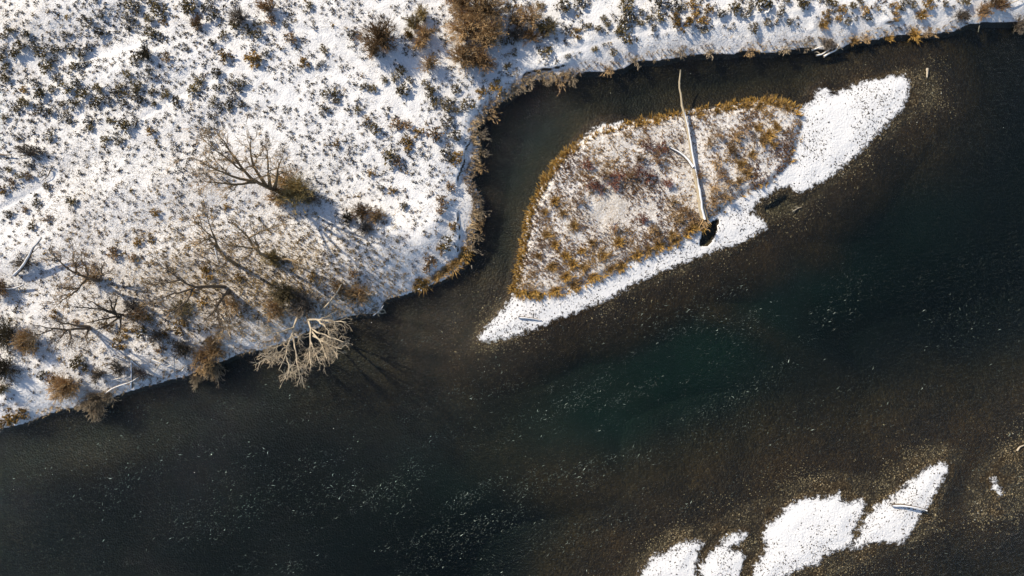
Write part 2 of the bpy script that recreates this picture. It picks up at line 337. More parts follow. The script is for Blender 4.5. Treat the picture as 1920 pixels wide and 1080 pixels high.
def axis(lim, step, far):
    a = [0.0]
    while a[-1] < lim: a.append(a[-1] + step)
    s = step
    while a[-1] < far: s *= 1.35; a.append(a[-1] + s)
    a = np.array(a); return np.concatenate([-a[:0:-1], a])
gx = axis(51.5, 0.15, 900); gy = axis(30.5, 0.15, 900)
GX, GY = np.meshgrid(gx, gy)
GZ = height(GX, GY)
def zat(x, y):
    x = np.asarray(x, float); y = np.asarray(y, float)
    i = np.clip(np.searchsorted(gx, x) - 1, 0, len(gx)-2); j = np.clip(np.searchsorted(gy, y) - 1, 0, len(gy)-2)
    u = (x-gx[i])/(gx[i+1]-gx[i]); v = (y-gy[j])/(gy[j+1]-gy[j])
    return (GZ[j, i]*(1-u)+GZ[j, i+1]*u)*(1-v) + (GZ[j+1, i]*(1-u)+GZ[j+1, i+1]*u)*v
def on(px, py, h=0.0):
    """pixel -> point lying h above the ground"""
    z = 0.5
    for _ in range(4):
        x, y, _z = at(px, py, z + h); z = float(zat(x, y))
    return np.array([x, y, z + h])

# attributes of the sheet
g = lambda k: samp(D[k], GX, GY)
dsn = np.maximum(np.maximum(np.maximum(g('A'), g('B')), np.maximum(g('C'), g('Dd'))), np.maximum(g('E'), g('isnow')))
dme = np.maximum(g('meadow'), g('far'))
A_snow = np.maximum(np.maximum(np.clip(0.5 + dsn/1.2, -1, 3), np.clip(0.5 + dme/0.35, -1, 3)), np.clip(0.5 + g('island')/0.4, -1, 3))
A_snow = np.where(GZ < 0.012, -2, A_snow)
PXg = 960 + GX * 20 * 1.02; PYg = 540 - GY * 20 * 1.02
def blob(px, py, sx, sy): return np.exp(-0.5 * (((PXg-px)/sx)**2 + ((PYg-py)/sy)**2))
A_lit = 0.28 + 0.45*blob(500, 520, 170, 80) + 0.25*blob(450, 300, 80, 50) + 0.08*blob(140, 330, 120, 70) + 0.25*blob(200, 600, 160, 80) + 0.3*blob(30, 60, 90, 60) + 0.2*fbm(GX, GY, 5, 3, 2) - 0.25*blob(680, 220, 130, 110)
A_lit = np.where(g('island') > 0, 0.62 + 0.2*fbm(GX, GY, 3, 3, 4), A_lit)
A_lit = np.where((dsn > 0) & (g('island') < 0.0) & (dme < 0), 0.12, A_lit)
A_lit = np.where((g('meadow') > 0) & (g('plateau') < 0) & (PYg < 480), 0.40, A_lit)
A_lit = np.where(dist_lines(GX, GY, trails) < 0.3, 0.05, A_lit)
A_grv = np.clip(0.9 + np.maximum(np.maximum(g('glow'), g('gr')), g('gi'))/1.5, 0, 1) * (GZ > -0.6)
A_depth = sm(-GZ, 0.45, 1.5)  # mask of the painted deep-water tint
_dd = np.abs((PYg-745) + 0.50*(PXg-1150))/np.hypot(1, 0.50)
A_grn = np.clip(np.exp(-(_dd/105)**2)*np.exp(-((PXg-1250)/430)**2)*1.1 + 0.25*blob(1780, 430, 200, 120) + 0.25*blob(1780, 1060, 150, 40), 0, 1) * np.clip(0.85 + 0.5*fbm(GX, GY, 5, 3, 9), 0, 1.3)  # where the water's scattered green glow is painted on the bed
A_soil = ((dme > -0.3) | (g('island') > -0.2)).astype(float)

ny, nx = GX.shape
idx = np.arange(ny*nx).reshape(ny, nx)
Q = np.stack([idx[:-1, :-1], idx[:-1, 1:], idx[1:, 1:], idx[1:, :-1]], -1).reshape(-1, 4)
def qc(a): return (0.25*(a[:-1, :-1]+a[:-1, 1:]+a[1:, 1:]+a[1:, :-1])).ravel()
cls = np.zeros(len(Q), int)
cls[qc(np.maximum(np.maximum(g('A'), g('B')), np.maximum(np.maximum(g('C'), g('Dd')), g('E')))) > -0.25] = 3
cls[qc(np.maximum(g('island'), g('isnow'))) > -0.25] = 2
cls[qc(g('far')) > -0.5] = 4
cls[qc(g('meadow')) > -0.28] = 1
flat = np.stack([GX.ravel(), GY.ravel(), GZ.ravel()], 1)
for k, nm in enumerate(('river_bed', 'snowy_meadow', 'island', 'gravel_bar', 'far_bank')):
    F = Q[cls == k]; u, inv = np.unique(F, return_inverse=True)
    me = mesh(nm, flat[u], inv.reshape(F.shape), [GROUND], smooth=True, attrs=dict(snow=A_snow.ravel()[u], litter=np.clip(A_lit.ravel()[u], 0, 1), depth_tint=A_depth.ravel()[u], green=A_grn.ravel()[u], gravel=A_grv.ravel()[u], soil=A_soil.ravel()[u]))
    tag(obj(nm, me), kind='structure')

# ------------------------------------------------------------------ water: a closed body with a rippled top
wx = axis(51, 0.3, 880); wy = axis(30, 0.3, 880)
WX, WY = np.meshgrid(wx, wy)
ca, sa = math.cos(R(28)), math.sin(R(28))
U = WX*ca + WY*sa; Vv = -WX*sa + WY*ca
WZ = 0.035 * fbm(U, Vv*2.2, 2.6, 3, 3) + 0.015 * fbm(U*1.5, Vv*3, 1.2, 2, 6)
WZ = np.where((np.abs(WX) > 52) | (np.abs(WY) > 31), 0, WZ)
ny, nx = WX.shape; idx = np.arange(ny*nx).reshape(ny, nx)
Q = np.stack([idx[:-1, :-1], idx[:-1, 1:], idx[1:, 1:], idx[1:, :-1]], -1).reshape(-1, 4)
top = np.stack([WX.ravel(), WY.ravel(), WZ.ravel()], 1)
border = np.concatenate([idx[0, :], idx[1:, -1], idx[-1, -2::-1], idx[-2:0:-1, 0]])
low = top[border].copy(); low[:, 2] = -8.0
n0 = len(top); nb = len(border); ar = np.arange(nb)
side = np.stack([border, n0 + ar, n0 + (ar+1) % nb, np.roll(border, -1)], 1)
cc = [n0, n0 + nx - 1, n0 + nx - 1 + ny - 1, n0 + 2*(nx-1) + ny - 1]
bot = np.array([[cc[0], cc[3], cc[2], cc[1]]])
me = mesh('river', np.concatenate([top, low]), np.concatenate([Q, side, bot]), [WATER], smooth=True)
tag(obj('river', me), kind='structure')

def beside(px, py, marks):
    x, y, t = min(marks, key=lambda l: (l[0]-px)**2 + (l[1]-py)**2); dx, dy = px-x, py-y
    if math.hypot(dx, dy) < 14: return 'right beside ' + t
    return (('right of ' if dx > 0 else 'left of ') if abs(dx) > abs(dy) else ('below ' if dy > 0 else 'above ')) + t
ISL = [(1318, 415, "the fallen tree's roots"), (1276, 285, 'the broken forked limb'), (975, 540, "the island's lower left corner"), (1135, 240, 'the snowy notch in the upper rim'), (1490, 215, "the island's right end"), (1110, 395, 'the bare snow patch on the island'), (1284, 215, 'the spot where the log leaves the island'), (1180, 490, 'the middle of the snowy beach'), (1400, 300, 'the snow lane right of the log'), (1030, 340, "the island's upper left shoulder"), (1235, 455, 'the brightest golden tussocks')]
BNK = [(912, 215, 'the sharp channel bend'), (893, 300, 'the straight left bank of the channel'), (890, 420, 'the bulge of the left bank'), (1060, 148, 'the widest tuft of overhanging brush'), (1276, 131, "the fallen log's tip"), (1555, 90, 'the driftwood pile'), (1714, 65, 'the yellow bank tussock'), (1400, 96, 'the straight stretch of top bank'), (1150, 130, 'the small dark cove in the top bank'), (860, 490, 'the orange grass point')]

# ------------------------------------------------------------------ tube batches for twigs, limbs and logs
def tubes(Pt, Rd, sides=3):
    """Pt (n,k,3), Rd (n,k) -> verts, quads (as tris)"""
    n, k, _ = Pt.shape
    T = np.gradient(Pt, axis=1); T /= np.linalg.norm(T, axis=2, keepdims=True) + 1e-9
    ref = np.where(np.abs(T[..., 2:3]) < 0.9, np.array([0, 0, 1.0]), np.array([1.0, 0, 0]))
    a = np.cross(T, ref); a /= np.linalg.norm(a, axis=2, keepdims=True) + 1e-9
    b = np.cross(T, a)
    th = np.arange(sides) * 2*np.pi/sides
    V = Pt[:, :, None, :] + Rd[:, :, None, None] * (np.cos(th)[None, None, :, None]*a[:, :, None, :] + np.sin(th)[None, None, :, None]*b[:, :, None, :])
    ids = np.arange(n*k*sides).reshape(n, k, sides); nxt = np.roll(ids, -1, axis=2)
    F = np.stack([ids[:, :-1], nxt[:, :-1], nxt[:, 1:], ids[:, 1:]], -1).reshape(-1, 4)
    if sides >= 5:   # closed ends for thick wood
        ends = []
        for e, rev in ((0, False), (k-1, True)):
            r = ids[:, e]
            for j in range(1, sides-1, 2):
                q = np.stack([r[:, 0], r[:, j], r[:, j+1], r[:, min(j+2, sides-1)]], 1)
                ends.append(q if not rev else q[:, ::-1])
        F = np.concatenate([F] + ends)
    return V.reshape(-1, 3), F
def join(parts):
    Vs, Fs, o = [], [], 0
    for V, F in parts:
        Vs.append(V); Fs.append(F + o); o += len(V)
    return np.concatenate(Vs), np.concatenate(Fs)
def resample(pts, k):
    pts = np.asarray(pts, float); d = np.r_[0, np.cumsum(np.linalg.norm(np.diff(pts, axis=0), axis=1))]
    t = np.linspace(0, d[-1], k); out = np.stack([np.interp(t, d, pts[:, i]) for i in range(3)], 1)
    s = out.copy(); s[1:-1] = 0.25*out[:-2] + 0.5*out[1:-1] + 0.25*out[2:]
    return s
def unit(v): return v / (np.linalg.norm(v, axis=-1, keepdims=True) + 1e-9)
def kids(Pt, Rd, m, t0, L, spread, up, k=5, wob=0.12, rscale=0.6, rmin=0.008, lshrink=0.45):
    """m side branches for each polyline"""
    n, kp, _ = Pt.shape
    t = rng.uniform(t0, 1.0, (n, m)); f = t*(kp-1); i = np.clip(f.astype(int), 0, kp-2); u = (f-i)[..., None]
    ar = np.arange(n)[:, None]
    base = Pt[ar, i]*(1-u) + Pt[ar, i+1]*u
    tan = unit(Pt[ar, i+1] - Pt[ar, i])
    r0 = (Rd[ar, i]*(1-u[..., 0]) + Rd[ar, i+1]*u[..., 0]) * rscale
    rnd = unit(rng.normal(size=(n, m, 3))); perp = unit(rnd - (rnd*tan).sum(-1, keepdims=True)*tan)
    ang = rng.uniform(spread*0.5, spread*1.25, (n, m, 1))
    d = unit(tan*np.cos(ang) + perp*np.sin(ang) + np.array([0, 0, up]))
    Lh = np.asarray(L).reshape(-1, 1) if hasattr(L, '__len__') else L
    ln = (Lh * rng.uniform(0.55, 1.2, (n, m)) * (1 - lshrink*t))
    s = np.linspace(0, 1, k)[None, None, :, None]
    bend = unit(rng.normal(size=(n, m, 3))) * wob
    out = base[:, :, None, :] + ln[:, :, None, None]*(s*d[:, :, None, :] + s*s*bend[:, :, None, :])
    out[:, :, 1:-1] += rng.normal(size=(n, m, k-2, 3)) * (ln[:, :, None, None]*0.03)
    rad = np.maximum(r0[:, :, None]*(1-0.75*np.linspace(0, 1, k)[None, None, :]), rmin)
    return out.reshape(-1, k, 3), rad.reshape(-1, k)

def tree(name, base_px, limbs, label, group, bark, twig, trunk_r=0.22, nb=(9, 6, 3), L=(2.6, 1.2, 0.55), up=0.15, spread=0.7, tmin=0.3):
    """limbs: polylines of (px, py, height above ground, radius factor)"""
    b = on(*base_px); root = empty(name, tuple(b)); tag(root, label, 'tree', group)
    gz = b[2]; K = 9; PL, RL = [], []
    for ln in limbs:
        pts = [np.array(at(x, y, gz + h)) for x, y, h in ln]
        if ln[0][2] <= 0.3: pts[0] = np.array(at(ln[0][0], ln[0][1], gz)); pts[0][2] = float(zat(pts[0][0], pts[0][1])) - 0.15
        p = resample(pts, K)
        h0 = ln[0][2]; r0 = trunk_r * max(0.3, 1 - 0.09*h0)
        p[1:] += rng.normal(size=(K-1, 3)) * 0.035
        PL.append(p); RL.append(np.linspace(r0*0.68, 0.024, K))
    PL = np.array(PL); RL = np.array(RL)
    V, F = tubes(PL, RL, 6)
    obj('trunk', mesh('trunk', V - b, F, [bark], smooth=True), root)
    ln0 = np.linalg.norm(np.diff(PL, axis=1), axis=2).sum(1)
    p1, r1 = kids(PL, RL, nb[0], tmin, np.minimum(L[0], 0.5*ln0), spread, up, 6, rmin=0.015)
    p2, r2 = kids(p1, r1, nb[1], 0.2, L[1], spread*1.05, up, 5, rmin=0.011)
    p3, r3 = kids(p2, r2, nb[2], 0.2, L[2], spread, up, 3, rmin=0.011)
    V1, F1 = join([tubes(p1, r1, 4), tubes(p2, r2, 3)]); V2, F2 = tubes(p3, r3, 3)
    cr = obj('crown', mesh('crown', V1 - b, F1, [bark]), root)
    tag(obj('twigs', mesh('twigs', V2 - b, F2, [twig]), cr), kind='stuff')
    return root

G_TREE = 'bare trees on the left bank'
tree('bare_tree', (522, 358), [[(522, 358, 0), (507, 352, 1.2), (478, 342, 3.5), (455, 320, 6), (432, 283, 9), (408, 250, 12)], [(478, 342, 3.4), (440, 333, 6), (400, 315, 9), (360, 295, 11.5)],
   [(500, 350, 1.5), (478, 318, 5), (468, 285, 8), (470, 255, 10.5)], [(507, 352, 1.2), (503, 315, 5), (500, 278, 8.5)], [(478, 342, 3.5), (430, 345, 6), (385, 340, 8.5)], [(455, 320, 6), (415, 290, 9), (380, 262, 11.5)], [(515, 354, 0.8), (520, 325, 4), (530, 295, 6.5)]],
   'largest bare tree in the upper meadow, its crown fanning to the left', None, M['bark'], M['tan'], 0.30, (9, 6, 3), (3.0, 1.3, 0.6))
tree('bare_tree', (443, 497), [[(443, 497, 0), (425, 487, 2.2), (410, 470, 4.6), (402, 448, 7), (393, 425, 9.5), (385, 398, 11.5)], [(402, 448, 7), (385, 432, 9), (362, 414, 11)], [(410, 470, 4.6), (395, 450, 7), (375, 445, 8.5)]],
   'slender bare tree curving up and left below the largest bare tree', None, M['bark'], M['tan'], 0.25, (8, 5, 3), (2.2, 1.0, 0.5))
tree('bare_tree', (511, 486), [[(511, 486, 0), (487, 476, 2.2), (473, 466, 3.6), (467, 446, 5.5), (455, 432, 7.5), (432, 418, 10)], [(473, 466, 3.6), (450, 462, 5.5), (428, 458, 7.5)], [(467, 446, 5.4), (488, 434, 6.5), (532, 420, 7.5)], [(511, 486, 0), (540, 486, 1.0), (572, 495, 1.6)], [(487, 476, 2.2), (480, 455, 5), (478, 430, 7)]],
   'bare forked tree with a bushy base, in the middle of the grove', None, M['bark'], M['tan'], 0.24, (8, 5, 3), (2.0, 0.9, 0.45))
tree('bare_tree', (423, 541), [[(422, 538, 0), (405, 536, 1.6), (388, 537, 3), (362, 541, 5), (340, 525, 7.2), (305, 500, 9.5)], [(362, 541, 5), (330, 550, 6.8), (288, 562, 9)], [(362, 541, 5), (348, 568, 6), (318, 590, 7.5)], [(340, 525, 7.2), (322, 528, 8.5), (290, 535, 10)],
   [(428, 544, 0), (418, 556, 1.8), (406, 575, 4), (397, 586, 5.5), (380, 605, 7.5)], [(406, 575, 4), (412, 598, 5.5), (420, 620, 7)], [(416, 560, 2), (428, 585, 4), (440, 605, 5.5)]],
   'dark bare tree of two thick trunks parting around a snowy hollow', None, M['dead'], M['tan'], 0.27, (8, 5, 3), (2.3, 1.0, 0.5))
tree('bare_tree', (187, 527), [[(187, 527, 0), (166, 522, 1.6), (148, 516, 3.2), (130, 506, 5), (110, 490, 7.2), (94, 473, 9)], [(162, 521, 1.8), (148, 541, 3.5), (128, 543, 5), (108, 538, 6.5)], [(148, 541, 3.5), (128, 555, 5), (108, 572, 6.5)], [(187, 527, 0), (191, 512, 1.6), (190, 494, 3)], [(148, 516, 3.2), (140, 498, 5), (136, 478, 7)], [(166, 522, 1.6), (160, 500, 4), (152, 485, 6)]],
   'small bare tree with brown twigs leaning left, upper one of the left grove', None, M['dead'], M['tan'], 0.22, (9, 6, 3), (1.8, 0.9, 0.45))
tree('bare_tree', (240, 592), [[(240, 592, 0), (218, 590, 1.7), (200, 581, 3.6), (180, 570, 5.5), (162, 561, 7.2)], [(218, 590, 1.7), (190, 580, 4.3), (165, 578, 6), (138, 576, 8)], [(218, 589, 1.8), (213, 575, 3.6), (224, 553, 5.5)], [(213, 586, 2.2), (208, 570, 4), (206, 555, 5.5)], [(222, 593, 1.5), (200, 597, 3.5), (160, 606, 6)], [(224, 594, 1.4), (205, 608, 3), (178, 618, 5)], [(226, 593, 1.4), (226, 612, 3), (222, 625, 4)], [(232, 592, 0.8), (250, 592, 1.8), (262, 589, 2.6)]],
   'dark bare tree with splayed limbs in the lower left grove', None, M['dead'], M['grey'], 0.18, (6, 4, 2), (1.4, 0.8, 0.4))
tree('bare_tree', (168, 614), [[(168, 613, 0), (145, 610, 1.7), (122, 606, 3.6), (95, 600, 6)], [(168, 616, 0), (145, 618, 1.6), (127, 618, 2.8), (100, 616, 5), (62, 610, 8)], [(127, 618, 2.8), (114, 632, 4), (104, 644, 5)], [(132, 618, 2.6), (132, 632, 4), (130, 648, 5)], [(168, 614, 0), (160, 628, 1.0), (164, 645, 1.6)], [(100, 616, 5), (75, 626, 6.5), (50, 632, 8)]],
   'twin-trunked bare tree leaning left above the brown riverside willow', None, M['dead'], M['grey'], 0.19, (7, 5, 2), (1.6, 0.9, 0.4))
tree('bare_tree', (562, 592), [[(558, 592, 0), (551, 612, 2.0), (548, 627, 3.2), (541, 646, 4.8), (536, 668, 6.2), (524, 692, 8)], [(548, 627, 3.2), (554, 650, 5), (555, 675, 6.5), (562, 697, 7.8)], [(551, 614, 2.2), (535, 621, 3.5), (512, 624, 5), (488, 628, 6.5)], [(541, 646, 4.8), (525, 660, 6), (500, 672, 7.6)], [(536, 668, 6.2), (542, 690, 7.6), (538, 705, 8.6)], [(548, 630, 3.4), (530, 645, 5), (510, 655, 6.4)]],
   'pale bare tree leaning over the river, the left one of the pair', 'pale trees leaning over the river', M['palebark'], M['pale'], 0.18, (8, 5, 2), (1.8, 0.95, 0.5), 0.0, 0.75)
tree('bare_tree', (573, 591), [[(573, 591, 0), (579, 604, 1.8), (585, 622, 3.2), (582, 640, 4.8), (580, 660, 6.2), (583, 684, 8)], [(585, 622, 3.2), (598, 636, 5), (618, 648, 6.4), (640, 655, 7.6)], [(587, 630, 3.8), (610, 642, 5.6), (628, 660, 7), (634, 672, 7.8)], [(577, 600, 1.4), (598, 599, 3), (622, 602, 4.6), (648, 604, 6)], [(595, 600, 2.8), (610, 612, 4.4), (618, 630, 6)], [(582, 615, 2.6), (605, 628, 4.6), (645, 640, 7)], [(582, 640, 4.8), (592, 662, 6.4), (602, 684, 7.8)], [(598, 636, 5), (606, 656, 6.4), (612, 672, 7.4)]],
   'pale bare tree leaning over the river, the right one of the pair', 'pale trees leaning over the river', M['palebark'], M['pale'], 0.18, (8, 5, 2), (1.8, 0.95, 0.5), 0.0, 0.75)
tree('bare_tree', (352, 612), [[(352, 614, 0), (347, 600, 1.5), (343, 585, 3.2), (340, 570, 4.4)], [(347, 600, 1.5), (336, 588, 3), (328, 578, 4.2)], [(347, 600, 1.5), (356, 588, 3), (355, 574, 4.2)]],
   'little round-headed bare sapling below the double-trunked dark tree', None, M['grey'], M['olive'], 0.08, (10, 6, 3), (1.0, 0.6, 0.35))
tree('bare_tree', (408, 612), [[(415, 594, 0), (420, 604, 1.5), (426, 618, 2.6), (432, 632, 3.5)], [(420, 604, 1.5), (434, 610, 2.4), (452, 617, 3.4)], [(424, 612, 2.2), (416, 624, 3), (410, 632, 3.6)]],
   'small pale-limbed tree among tan brush just uphill of the overhanging shrub', None, M['palebark'], M['tan'], 0.09, (7, 5, 3), (1.2, 0.7, 0.4))

# ------------------------------------------------------------------ willow shrubs: many arching stems with twigs
def shrub_mesh(nst, rad, hgt, twigs=5, tl=0.5, r0=0.022, lean=(0, 0), core=0.12, snow=0.0):
    a = rng.uniform(0, 2*np.pi, nst); q = np.sqrt(rng.random(nst))
    b = np.stack([np.cos(a)*q*rad*core*2, np.sin(a)*q*rad*core*2, np.full(nst, -0.08)], 1)
    tip = np.stack([np.cos(a)*q*rad*0.9 + lean[0], np.sin(a)*q*rad*0.9 + lean[1], hgt*(1.05-0.5*q)*rng.uniform(0.7, 1.1, nst)], 1)
    ph = rng.uniform(0, 6.28, 3); lob = 0.85 + 0.22*np.sin(2*a+ph[0]) + 0.16*np.sin(3*a+ph[1]) + 0.12*np.sin(5*a+ph[2])
    tip[:, :2] *= lob[:, None]; tip[:, 2] *= rng.uniform(0.55, 1.1, nst)
    tip[:, :2] += rng.normal(size=(nst, 2))*rad*0.10
    s = np.linspace(0, 1, 5)[None, :, None]
    Pt = b[:, None]*(1-s) + tip[:, None]*s; Pt[:, :, 2] += (np.sin(s[..., 0]*np.pi)*hgt*0.12)
    Pt[:, 1:4] += rng.normal(size=(nst, 3, 3))*0.03*rad
    Rd = np.tile(np.linspace(r0, r0*0.35, 5), (nst, 1))
    p1, r1 = kids(Pt, Rd, twigs, 0.25, tl, 0.6, 0.12, 3, rmin=0.012)
    p2, r2 = kids(p1, r1, 2, 0.3, tl*0.5, 0.6, 0.1, 2, rmin=0.012)
    return tubes(Pt, Rd, 3), join([tubes(p1, r1, 3), tubes(p2, r2, 3)])
def willow(px, py, rpx, hgt, label, mats, group=None, name='willow_shrub', nst=None, lean=(0, 0), twigs=5, cat='shrub', squash=(1, 1), tl=None):
    rad = rpx/20.0; b = on(px, py); root = empty(name, tuple(b)); tag(root, label, cat, group)
    nst = int((nst or int(30 + 34*rad)) * 1.0); rad *= 1.15
    S, T = shrub_mesh(nst, rad, hgt, twigs, tl or (0.3+0.25*rad), 0.016+0.006*rad, lean)
    if nst <= 50:
        V, F = join([S, T]); V = V*np.array([squash[0], squash[1], 1]); bpy.data.objects.remove(root)
        return tag(obj(name, mesh(name, V, F, list(mats), np.r_[np.zeros(len(S[1]), int), np.ones(len(T[1]), int)]), None, tuple(b)), label, cat, group)
    for (V, F), nm, mt in ((S, 'stems', mats[0]), (T, 'twigs', mats[1])):
        V = V.copy(); V[:, 0] *= squash[0]; V[:, 1] *= squash[1]
        obj(nm, mesh(nm, V, F, [mt]), root)
    return root
BT = (M['brown'], M['tan'])
G_W = 'brown willow clump at the top edge'
for px, py, r, h, lab in [(905, 20, 46, 3.2, 'topmost and biggest brown willow of the tall clump at the top edge'), (878, 62, 40, 3.0, 'golden brown willow at the left middle of the tall clump at the top edge'),
      (918, 72, 34, 2.8, 'brown willow at the right middle of the tall clump, nearest the channel'), (872, 112, 30, 2.4, 'brown willow at the lower left of the tall clump at the top edge'), (903, 120, 26, 2.3, 'brown willow at the bottom end of the tall clump at the top edge'), (862, 5, 26, 2.4, 'olive brown willow cut by the top edge, left of the tall clump')]:
    willow(px, py, r, h, lab, (M['brown'], M['tan']) if r != 26 else (M['brown'], M['brown']), G_W, nst=int(60+42*r/20), twigs=6)
willow(715, 75, 36, 2.8, 'lone round brown willow left of the tall willow clump', (M['brown'], M['brown']), nst=150, twigs=6)
willow(703, 98, 16, 1.5, 'small brown willow at the lower left foot of the lone round willow', (M['brown'], M['brown']))
for px, py, r, h, lab, mt in [(778, 50, 17, 1.5, 'dark olive shrub, top one of the short chain between the willows', (M['sage_d'], M['olive'])), (792, 28, 14, 1.3, 'small olive shrub just above the short chain between the willows', (M['sage'], M['olive'])),
      (800, 68, 18, 1.8, 'brown twiggy shrub in the middle of the short chain between the willows', BT), (790, 85, 15, 1.4, 'tan twiggy shrub low in the short chain between the willows', (M['brown'], M['tan'])), (806, 122, 18, 1.7, 'separate rusty brown shrub below the short chain of shrubs', BT), (768, 68, 9, 0.8, 'tiny golden bush left of the short chain of shrubs', (M['gold'], M['gold'])),
      (994, 38, 26, 2.2, 'reddish brown willow right of the tall clump, at the top edge', (M['brown'], M['tan'])), (967, 42, 15, 1.4, 'small brown willow between the tall clump and the reddish willow', BT), (1030, 55, 18, 1.4, 'grey twiggy shrub on the right flank of the reddish willow', (M['grey'], M['sage'])), (995, 72, 17, 1.3, 'brownish shrub under the reddish willow above the bank', (M['brown'], M['brown'])), (966, 68, 12, 1.0, 'grey brush beside the tall willow clump above the cut bank', (M['grey'], M['grey']))]:
    willow(px, py, r, h, lab, mt)
willow(560, 362, 36, 2.6, 'olive green willow thicket under the right side of the largest bare tree', (M['olive'], M['olive']), nst=150, twigs=6, squash=(1.15, 0.85))
willow(540, 340, 24, 2.0, 'golden brush among the limbs of the largest bare tree', (M['gold'], M['tan']), nst=60)
willow(525, 372, 20, 2.0, 'pale twiggy brush under the left side of the olive thicket', (M['tan'], M['tan']), nst=60)
willow(590, 372, 18, 1.6, 'grey brush at the right end of the olive thicket', (M['grey'], M['grey']), nst=50)
willow(538, 552, 26, 2.4, 'dark olive thicket uphill of the pale leaning trees', (M['olive'], M['sage_d']), nst=110, twigs=6)
willow(572, 572, 30, 2.0, 'grey twiggy thicket around the feet of the pale leaning trees', (M['grey'], M['grey']), nst=120)
willow(520, 582, 22, 1.6, 'tan grey brush left of the pale leaning trees', (M['grey'], M['tan']), nst=70)
willow(515, 484, 18, 1.6, 'olive brush round the foot of the forked tree in mid grove', (M['olive'], M['olive']), nst=70)
willow(680, 398, 19, 1.4, 'dark grey brush patch left of the bright snow knoll', (M['grey'], M['brown']), nst=80)
willow(708, 406, 15, 1.2, 'tan brown brush right of the dark grey brush patch', (M['brown'], M['tan']), nst=60)
willow(653, 408, 10, 1.0, 'small blackish brush at the left end of the dark grey patch', (M['sage_d'], M['sage_d']))
willow(687, 428, 13, 0.9, 'low dark brush under the dark grey patch', (M['sage_d'], M['grey']))
willow(178, 520, 16, 1.5, 'brown brush around the foot of the upper left grove tree', BT, nst=60)
willow(265, 592, 17, 1.4, 'olive brown brush right of the splayed dark tree', (M['olive'], M['brown']), nst=60)
willow(250, 575, 16, 1.3, 'grey brush behind the splayed dark tree', (M['grey'], M['grey']), nst=50)
willow(60, 640, 24, 1.9, 'golden olive willow beside the black tangle at the left edge', (M['olive'], M['tan']), nst=100, twigs=6)
willow(15, 625, 34, 1.8, 'upper black snowy tangle of brush at the left edge', (M['dead'], M['sage_d']), 'black brush at the left edge', nst=110, name='brush_tangle')
willow(14, 690, 30, 1.6, 'lower black snowy tangle of brush at the left edge', (M['dead'], M['sage_d']), 'black brush at the left edge', nst=100, name='brush_tangle')
willow(4, 540, 22, 1.4, 'black brush cut by the left edge beside the snowy log', (M['dead'], M['brown']), nst=70, name='brush_tangle')
willow(6, 728, 12, 1.0, 'olive bush cut by the left edge under the black tangle', (M['olive'], M['sage']))
willow(130, 726, 28, 1.9, 'round brown willow on the left bank above the water', (M['brown'], M['tan']), nst=120, twigs=6)
willow(182, 745, 26, 1.8, 'tan willow hanging over the water beside the round brown one', (M['brown'], M['pale']), nst=110, lean=(0.1, -0.7), twigs=6)
willow(206, 738, 13, 1.0, 'dark snowy brush at the water, right of the tan overhanging willow', (M['dead'], M['pale']), lean=(0.1, -0.4))
willow(388, 668, 30, 2.0, 'big tan willow spilling over the bank into the dark water', (M['brown'], M['tan']), nst=85, lean=(0.2, -0.6), twigs=5)
willow(402, 682, 22, 1.4, 'pale frosted lower half of the overhanging brush at the dark water', (M['palebark'], M['pale']), nst=70, lean=(0.2, -1.0))
willow(372, 705, 11, 0.9, 'small frosted shrub dipping in the water below the big tan willow', (M['pale'], M['pale']), lean=(0, -0.4))
willow(408, 655, 24, 1.4, 'low tan brown thicket on the bank above the big tan willow', BT, nst=70)
willow(350, 655, 20, 1.5, 'olive tan brush left of the big tan willow', (M['olive'], M['grey']), nst=70)
willow(300, 632, 16, 1.2, 'brown brush on the snowy slope above the fallen logs', (M['brown'], M['grey']), nst=50)
willow(226, 690, 16, 1.1, 'grey brush left of the upright fallen log', (M['grey'], M['grey']), nst=50)
willow(190, 702, 14, 1.0, 'snowy dark brush between the brown willow and the fallen log', (M['grey'], M['dead']), nst=40)
willow(268, 700, 14, 0.9, 'purplish low brush right of the upright fallen log', (M['red'], M['grey']), nst=40)
willow(440, 570, 18, 1.3, 'tan brush in the sun below the double-trunked tree', BT, nst=50)
willow(672, 552, 22, 1.3, 'rusty brown brush above the little ice shelf', (M['brown'], M['tan']), nst=90, squash=(1.3, 0.8))
willow(640, 540, 18, 1.2, 'grey tan brush uphill of the pale leaning trees', (M['grey'], M['tan']), nst=50)
willow(60, 285, 20, 1.0, 'grey fallen brush near the left edge of the upper meadow', (M['grey'], M['dead']), nst=60, squash=(1.3, 0.7))
willow(452, 36, 19, 1.6, 'largest brown shrub between the top edge and the golden bushes', (M['brown'], M['grey']), nst=70)
willow(505, 17, 17, 1.5, 'reddish brown willow near the top edge, left of the lone round willow', (M['brown'], M['brown']), nst=70)
willow(372, 45, 12, 1.0, 'brown snag with twigs in the upper left meadow', (M['brown'], M['brown']), nst=50)
willow(277, 104, 14, 1.2, 'dark twiggy dead bush in the upper left meadow', (M['dead'], M['sage_d']), nst=50, squash=(1, 1.2))
willow(345, 578, 15, 1.2, 'olive bush under the little sapling', (M['olive'], M['sage']), nst=50)
for i, (px, py, r, lab) in enumerate([(1870, 12, 16, 'reddish shrub in the top right corner'), (1838, 25, 14, 'golden brown shrub left of the reddish corner shrub'), (1905, 48, 15, 'brown shrub hanging over the water in the top right corner'), (1800, 34, 12, 'low brown shrub on the bank right of the golden tussock')]):
    willow(px, py, r, 1.0, lab, (M['red'] if i == 0 else M['brown'], M['brown'] if i < 2 else M['grey']))
